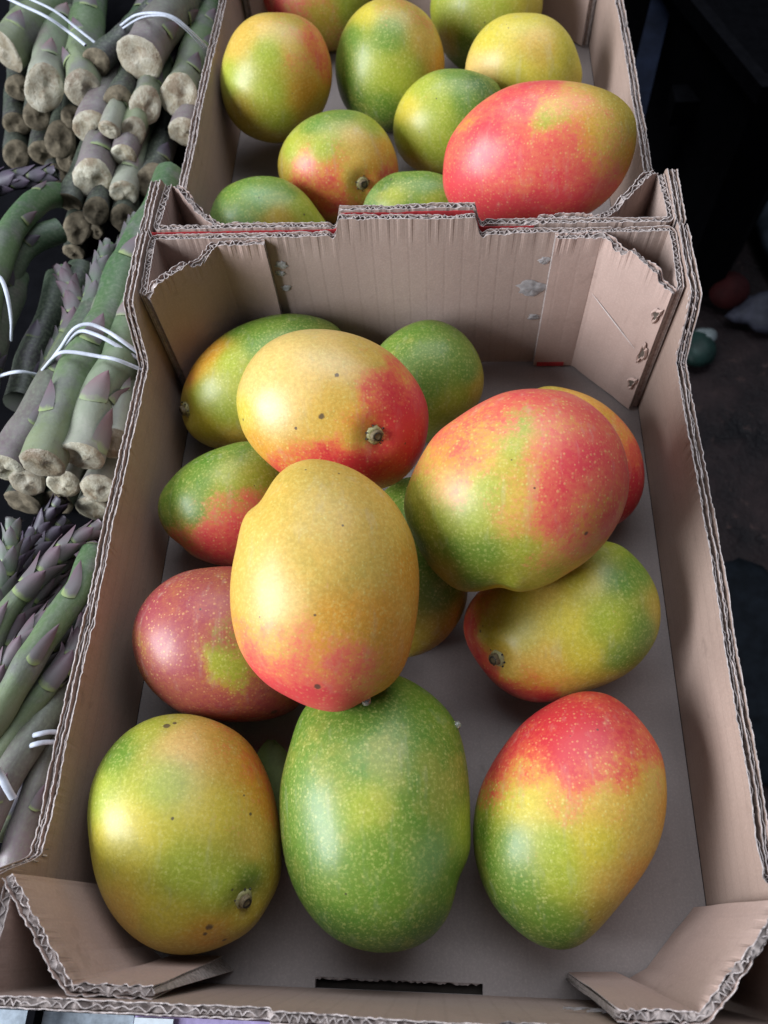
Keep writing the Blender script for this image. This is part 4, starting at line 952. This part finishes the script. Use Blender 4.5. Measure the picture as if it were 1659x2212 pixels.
# near bunch, tips up
D = bunch('asparagus bunch with purple tips beside the left wall of the near box', 0)
put(D, (-60, 1480, .058), [(-5, 1370, .062), (50, 1275, .064), (110, 1205, .064), (165, 1165, .062), (222, 1138, .058)], 31, 0, 0, tip=True, cut=False, seed=101)
put(D, (-60, 1520, .050), [(-10, 1440, .054), (40, 1330, .056), (90, 1262, .056), (150, 1200, .052)], 27, 0, 0, tip=True, cut=False, seed=102)
put(D, (-30, 1400, .050), [(-10, 1300, .055), (8, 1220, .060), (22, 1122, .062)], 27, 1, 2, tip=True, cut=False, seed=103)
put(D, (-70, 1560, .056), [(-10, 1470, .060), (40, 1400, .062), (85, 1350, .060), (135, 1310, .056)], 27, 0, 0, tip=True, cut=False, seed=104)
put(D, (-70, 1640, .066), [(0, 1535, .070), (60, 1440, .072), (120, 1360, .070), (175, 1270, .066), (225, 1190, .060)], 35, 0, 0, cut=False, seed=105, br=[(.05, .2, .024, .6), (.085, -.5, .022, .7), (.12, .25, .024, .7), (.155, -.2, .024, .8), (.185, .3, .022, .7)])
put(D, (-50, 1700, .060), [(20, 1600, .062), (85, 1510, .062), (140, 1440, .060), (190, 1360, .054), (230, 1290, .048)], 31, 0, 0, tip=True, cut=False, seed=106)
put(D, (-60, 1840, .058), [(-10, 1740, .060), (40, 1650, .060), (95, 1560, .056), (140, 1490, .050)], 38, 2, 0, cut=False, seed=107)
put(D, (30, 1880, .046), [(50, 1780, .048), (78, 1680, .048), (112, 1590, .044), (150, 1520, .04)], 36, 2, 0, cut=False, seed=108)
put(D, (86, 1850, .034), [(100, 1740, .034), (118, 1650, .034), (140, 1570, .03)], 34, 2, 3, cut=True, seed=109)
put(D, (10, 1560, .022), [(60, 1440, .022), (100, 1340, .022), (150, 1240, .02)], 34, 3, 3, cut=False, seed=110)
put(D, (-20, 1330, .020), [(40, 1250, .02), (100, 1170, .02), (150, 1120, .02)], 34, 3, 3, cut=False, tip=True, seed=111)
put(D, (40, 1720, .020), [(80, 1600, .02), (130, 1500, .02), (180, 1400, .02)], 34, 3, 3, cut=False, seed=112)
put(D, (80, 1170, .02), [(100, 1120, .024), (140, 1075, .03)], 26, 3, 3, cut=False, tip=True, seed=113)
for k_, (x0, y0, x1, y1, z_) in enumerate([(20, 1430, 150, 1255, .046), (40, 1500, 190, 1300, .042), (-10, 1300, 75, 1150, .042), (60, 1330, 185, 1175, .040), (10, 1640, 110, 1470, .050), (60, 1700, 160, 1530, .040)]):
    put(D, (x0-70, y0+110, z_-.006), [(x0-20, y0+30, z_), (x0+(x1-x0)*.4, y0+(y1-y0)*.45, z_+.003), (x1-12, y1+18, z_), (x1, y1, z_-.002)], 19+2*(k_ % 3), (0, 2, 0)[k_ % 3], (0, 2, 3)[k_ % 3], tip=True, cut=False, seed=120+k_)
for k_, (x0, y0, x1, y1, z_) in enumerate([(120, 800, 205, 600, .040), (150, 760, 262, 540, .036), (60, 900, 160, 690, .030), (225, 640, 300, 470, .034)]):
    put(A, (x0-30, y0+60, z_-.006), [(x0, y0, z_), (x0+(x1-x0)*.45, y0+(y1-y0)*.5, z_+.003), (x1, y1, z_)], 19+2*(k_ % 2), (0, 2)[k_ % 2], 2, tip=True, cut=False, seed=140+k_)
band(D, [(60, 1592, .058), (82, 1586, .066), (110, 1581, .062), (150, 1584, .052)])
band(D, [(56, 1616, .058), (74, 1608, .066), (104, 1603, .062), (146, 1606, .05)])
band(D, [(-20, 1640, .092), (0, 1672, .084), (14, 1700, .081), (28, 1724, .076)], .0016)

# unseen tray under the asparagus, near-black to stand for shade in the gaps
M_blk = simple('black_plastic', (.004, .004, .005), .95, .3, 60, .03)
cr = empty('asparagus_crate', (-.36, .45, TZ)); tag(cr, 'unseen low tray under the asparagus bunches, blackened for the shade in the gaps', 'tray')
mb = MB(); mb.box(-.19, .198, -.50, .62, .0005, .004); mb.build('tray_floor', M_blk, cr)
for x0, x1, y0, y1 in ((-.194, -.1905, -.50, .62), (.1985, .202, -.50, .62), (-.194, .202, -.504, -.5005), (-.194, .202, .6205, .624)):
    mb = MB(); mb.box(x0, x1, y0, y1, .0005, .035); mb.build('tray_rim', M_blk, cr)

# ------------------------------------------------------------------ things on the ground to the right, and the strip in front
M_navy = simple('navy_paint', (.006, .009, .020), .8, .5, 30, .1)
def prism(name, foot, z0, z1, mat, inset=.0):
    mb = MB(); c = np.mean(foot, 0); n = len(foot)
    vs = [(x, y, z0) for x, y in foot]+[(c[0]+(x-c[0])*(1-inset), c[1]+(y-c[1])*(1-inset), z1) for x, y in foot]
    mb.add(vs, [tuple(range(n))[::-1], tuple(range(n, 2*n))]+[(i, (i+1) % n, n+(i+1) % n, n+i) for i in range(n)])
    return mb.build(name, mat)

tub = empty('dark_bin', (.62, 1.55, GZ)); tag(tub, 'large black bin standing on the ground right of the far box', 'bin')
mb = MB(); foot = [(-.17, -.50), (-.10, -.49), (.11, -.12), (.30, .55), (-.32, .60), (-.30, -.10)]; n = len(foot)
rings = [(0, 1.0), (.02, 1.02), (.40, 1.06), (.42, 1.10), (.445, 1.10), (.44, 1.03), (.05, .96)]
vs = [(x*k, y*k, z+.006) for z, k in rings for x, y in foot]
mb.add(vs, [(a*n+i, a*n+(i+1) % n, (a+1)*n+(i+1) % n, (a+1)*n+i) for a in range(len(rings)-1) for i in range(n)]+[tuple(range(n))[::-1], tuple(6*n+i for i in range(n))])
mb.build('bin_body', M_blk, tub)
mb = MB(); mb.box(-.05, .05, -.02, .02, .30, .34); hb = mb.build('handle', M_blk, tub); hb.location = (-.20, -.40, 0)
# slanting navy post
p0 = atz(1437, -30, -.30); p1 = atz(1374, 230, -.36)
mb = MB(); ax = p1-p0; ax /= np.linalg.norm(ax); sd = np.cross(ax, [0, 0, 1]); sd /= np.linalg.norm(sd); up = np.cross(sd, ax)
q0 = p0-ax*.3; q1 = p1+ax*.55
q1 = p0+(p1-p0)*1.0+np.array([0, 0, 0]); 
vs = [q+sd*a*.016+up*b*.012 for q in (p0-ax*.35, p1+ax*.08) for a, b in ((-1, -1), (1, -1), (1, 1), (-1, 1))]
mb.add(vs, [(0, 1, 2, 3), (7, 6, 5, 4), (0, 4, 5, 1), (1, 5, 6, 2), (2, 6, 7, 3), (3, 7, 4, 0)])
post = mb.build('post_bar', M_navy, None)
mb = MB(); e = p1+ax*.03
mb.box(e[0]-.014, e[0]+.014, e[1]-.014, e[1]+.014, GZ+.004, e[2]-.005); leg_ = mb.build('foot_post', M_navy, post)
tag(post, 'dark navy painted trestle bar behind the right wall of the far box', 'trestle')
def blob(name, c, rx, ry, rz, mat, seed, amp, label, cat):
    mb = MB(); nu, nv = 20, 12; g = np.random.default_rng(seed); K = [(g.normal(0, 2.2, 3), g.uniform(0, 6)) for _ in range(5)]; vs = []
    for j in range(nv+1):
        th = math.pi*j/nv
        for i in range(nu):
            t = 2*math.pi*i/nu; d = np.array([math.sin(th)*math.cos(t), math.sin(th)*math.sin(t), math.cos(th)])
            k = 1+amp*sum(math.sin(float(d@a)+b) for a, b in K)/2.5
            vs.append((c[0]+d[0]*rx*k, c[1]+d[1]*ry*k, c[2]+max(-.85, d[2])*rz*k))
    mb.add(vs, [(j*nu+i, (j+1)*nu+i, (j+1)*nu+(i+1) % nu, j*nu+(i+1) % nu) for j in range(nv) for i in range(nu)])
    return tag(mb.build(name, mat, None, True), label, cat)
c = atz(1575, 628, GZ+.03); blob('dropped_tomato', c, .034, .034, .03, simple('tomato_red', (.04, .007, .007), .7, .3, 40, .15), 1, .05, 'dull red tomato fallen on the dark ground right of the boxes', 'tomato')
c = atz(1508, 752, GZ+.02); o = blob('crushed_cup', c, .028, .036, .020, simple('dark_green_print', (.012, .035, .028), .5, .5, 30), 2, .10, 'green and white crushed paper cup on the ground right of the near box', 'cup')
mb = MB(); nn = 14; vs = []
for k, (rr, zz) in enumerate(((.022, .009), (.024, .013), (.009, .017))):
    for i in range(nn): vs.append((c[0]+.012+rr*.8*math.cos(6.2832*i/nn), c[1]+.018+rr*.7*math.sin(6.2832*i/nn), c[2]+zz+.002*math.sin(3*6.28*i/nn)))
mb.add(vs, [(k*nn+i, k*nn+(i+1) % nn, (k+1)*nn+(i+1) % nn, (k+1)*nn+i) for k in range(2) for i in range(nn)]+[tuple(2*nn+i for i in range(nn))])
mb.build('cup_lid', simple('cup_white', (.22, .25, .25), .5, .3, 60), o, True)
c = atz(1652, 668, GZ+.02); blob('plastic_bag', c, .055, .035, .022, simple('grey_lilac_plastic', (.035, .035, .05), .6, .6, 40), 3, .28, 'crumpled grey-lilac plastic bag on the ground at the right edge', 'bag')
c = atz(1620, 470, GZ+.03); blob('tarpaulin_roll', c+np.array([.06, .0, 0]), .05, .22, .035, simple('grey_blue_tarp', (.045, .055, .07), .5, .5, 25), 4, .15, 'grey-blue tarpaulin bundle lying on the ground by the black bin', 'tarpaulin')
c = atz(1640, 1440, GZ+.012); blob('wet_rag', c, .09, .14, .018, simple('dark_blue_rag', (.006, .008, .011), .8, .5, 40, .1), 6, .3, 'dark blue-black rag on the ground right of the near box', 'rag')
# pale sheet and lilac carton showing under the near rim
mb = MB(); mb.box(-.30, -.1165, -.075, -.0125, TZ+.0005, .02); sh = mb.build('pale_crate', simple('pale_blue_card', (.26, .30, .34), .7, .35, 200), None)
tag(sh, 'pale blue-grey carton just below the front rim at lower left', 'carton')
mb = MB(); mb.box(-.116, -.03, -.085, -.0125, TZ+.0005, .02); sh = mb.build('lilac_carton', simple('lilac_card', (.33, .27, .46), .7, .3, 150), None)
mb = MB(); mb.box(-.1155, -.098, -.0845, -.013, .0205, .022); mb.build('white_flap', simple('white_card', (.6, .66, .7), .6, .1, 200), sh)
tag(sh, 'lilac and white carton under the front wall of the near box', 'carton')

# each bunch's empty sits at the bunch's own base
for e in (A, B, Cb, D):
    ch = [c for c in col.objects if c.parent == e]
    P = np.array([v.co for c in ch for v in c.data.vertices]); base = Vector((float(P[:, 0].mean()), float(P[:, 1].mean()), float(P[:, 2].min())))
    e.location = base
    for c in ch: c.location = c.location-base
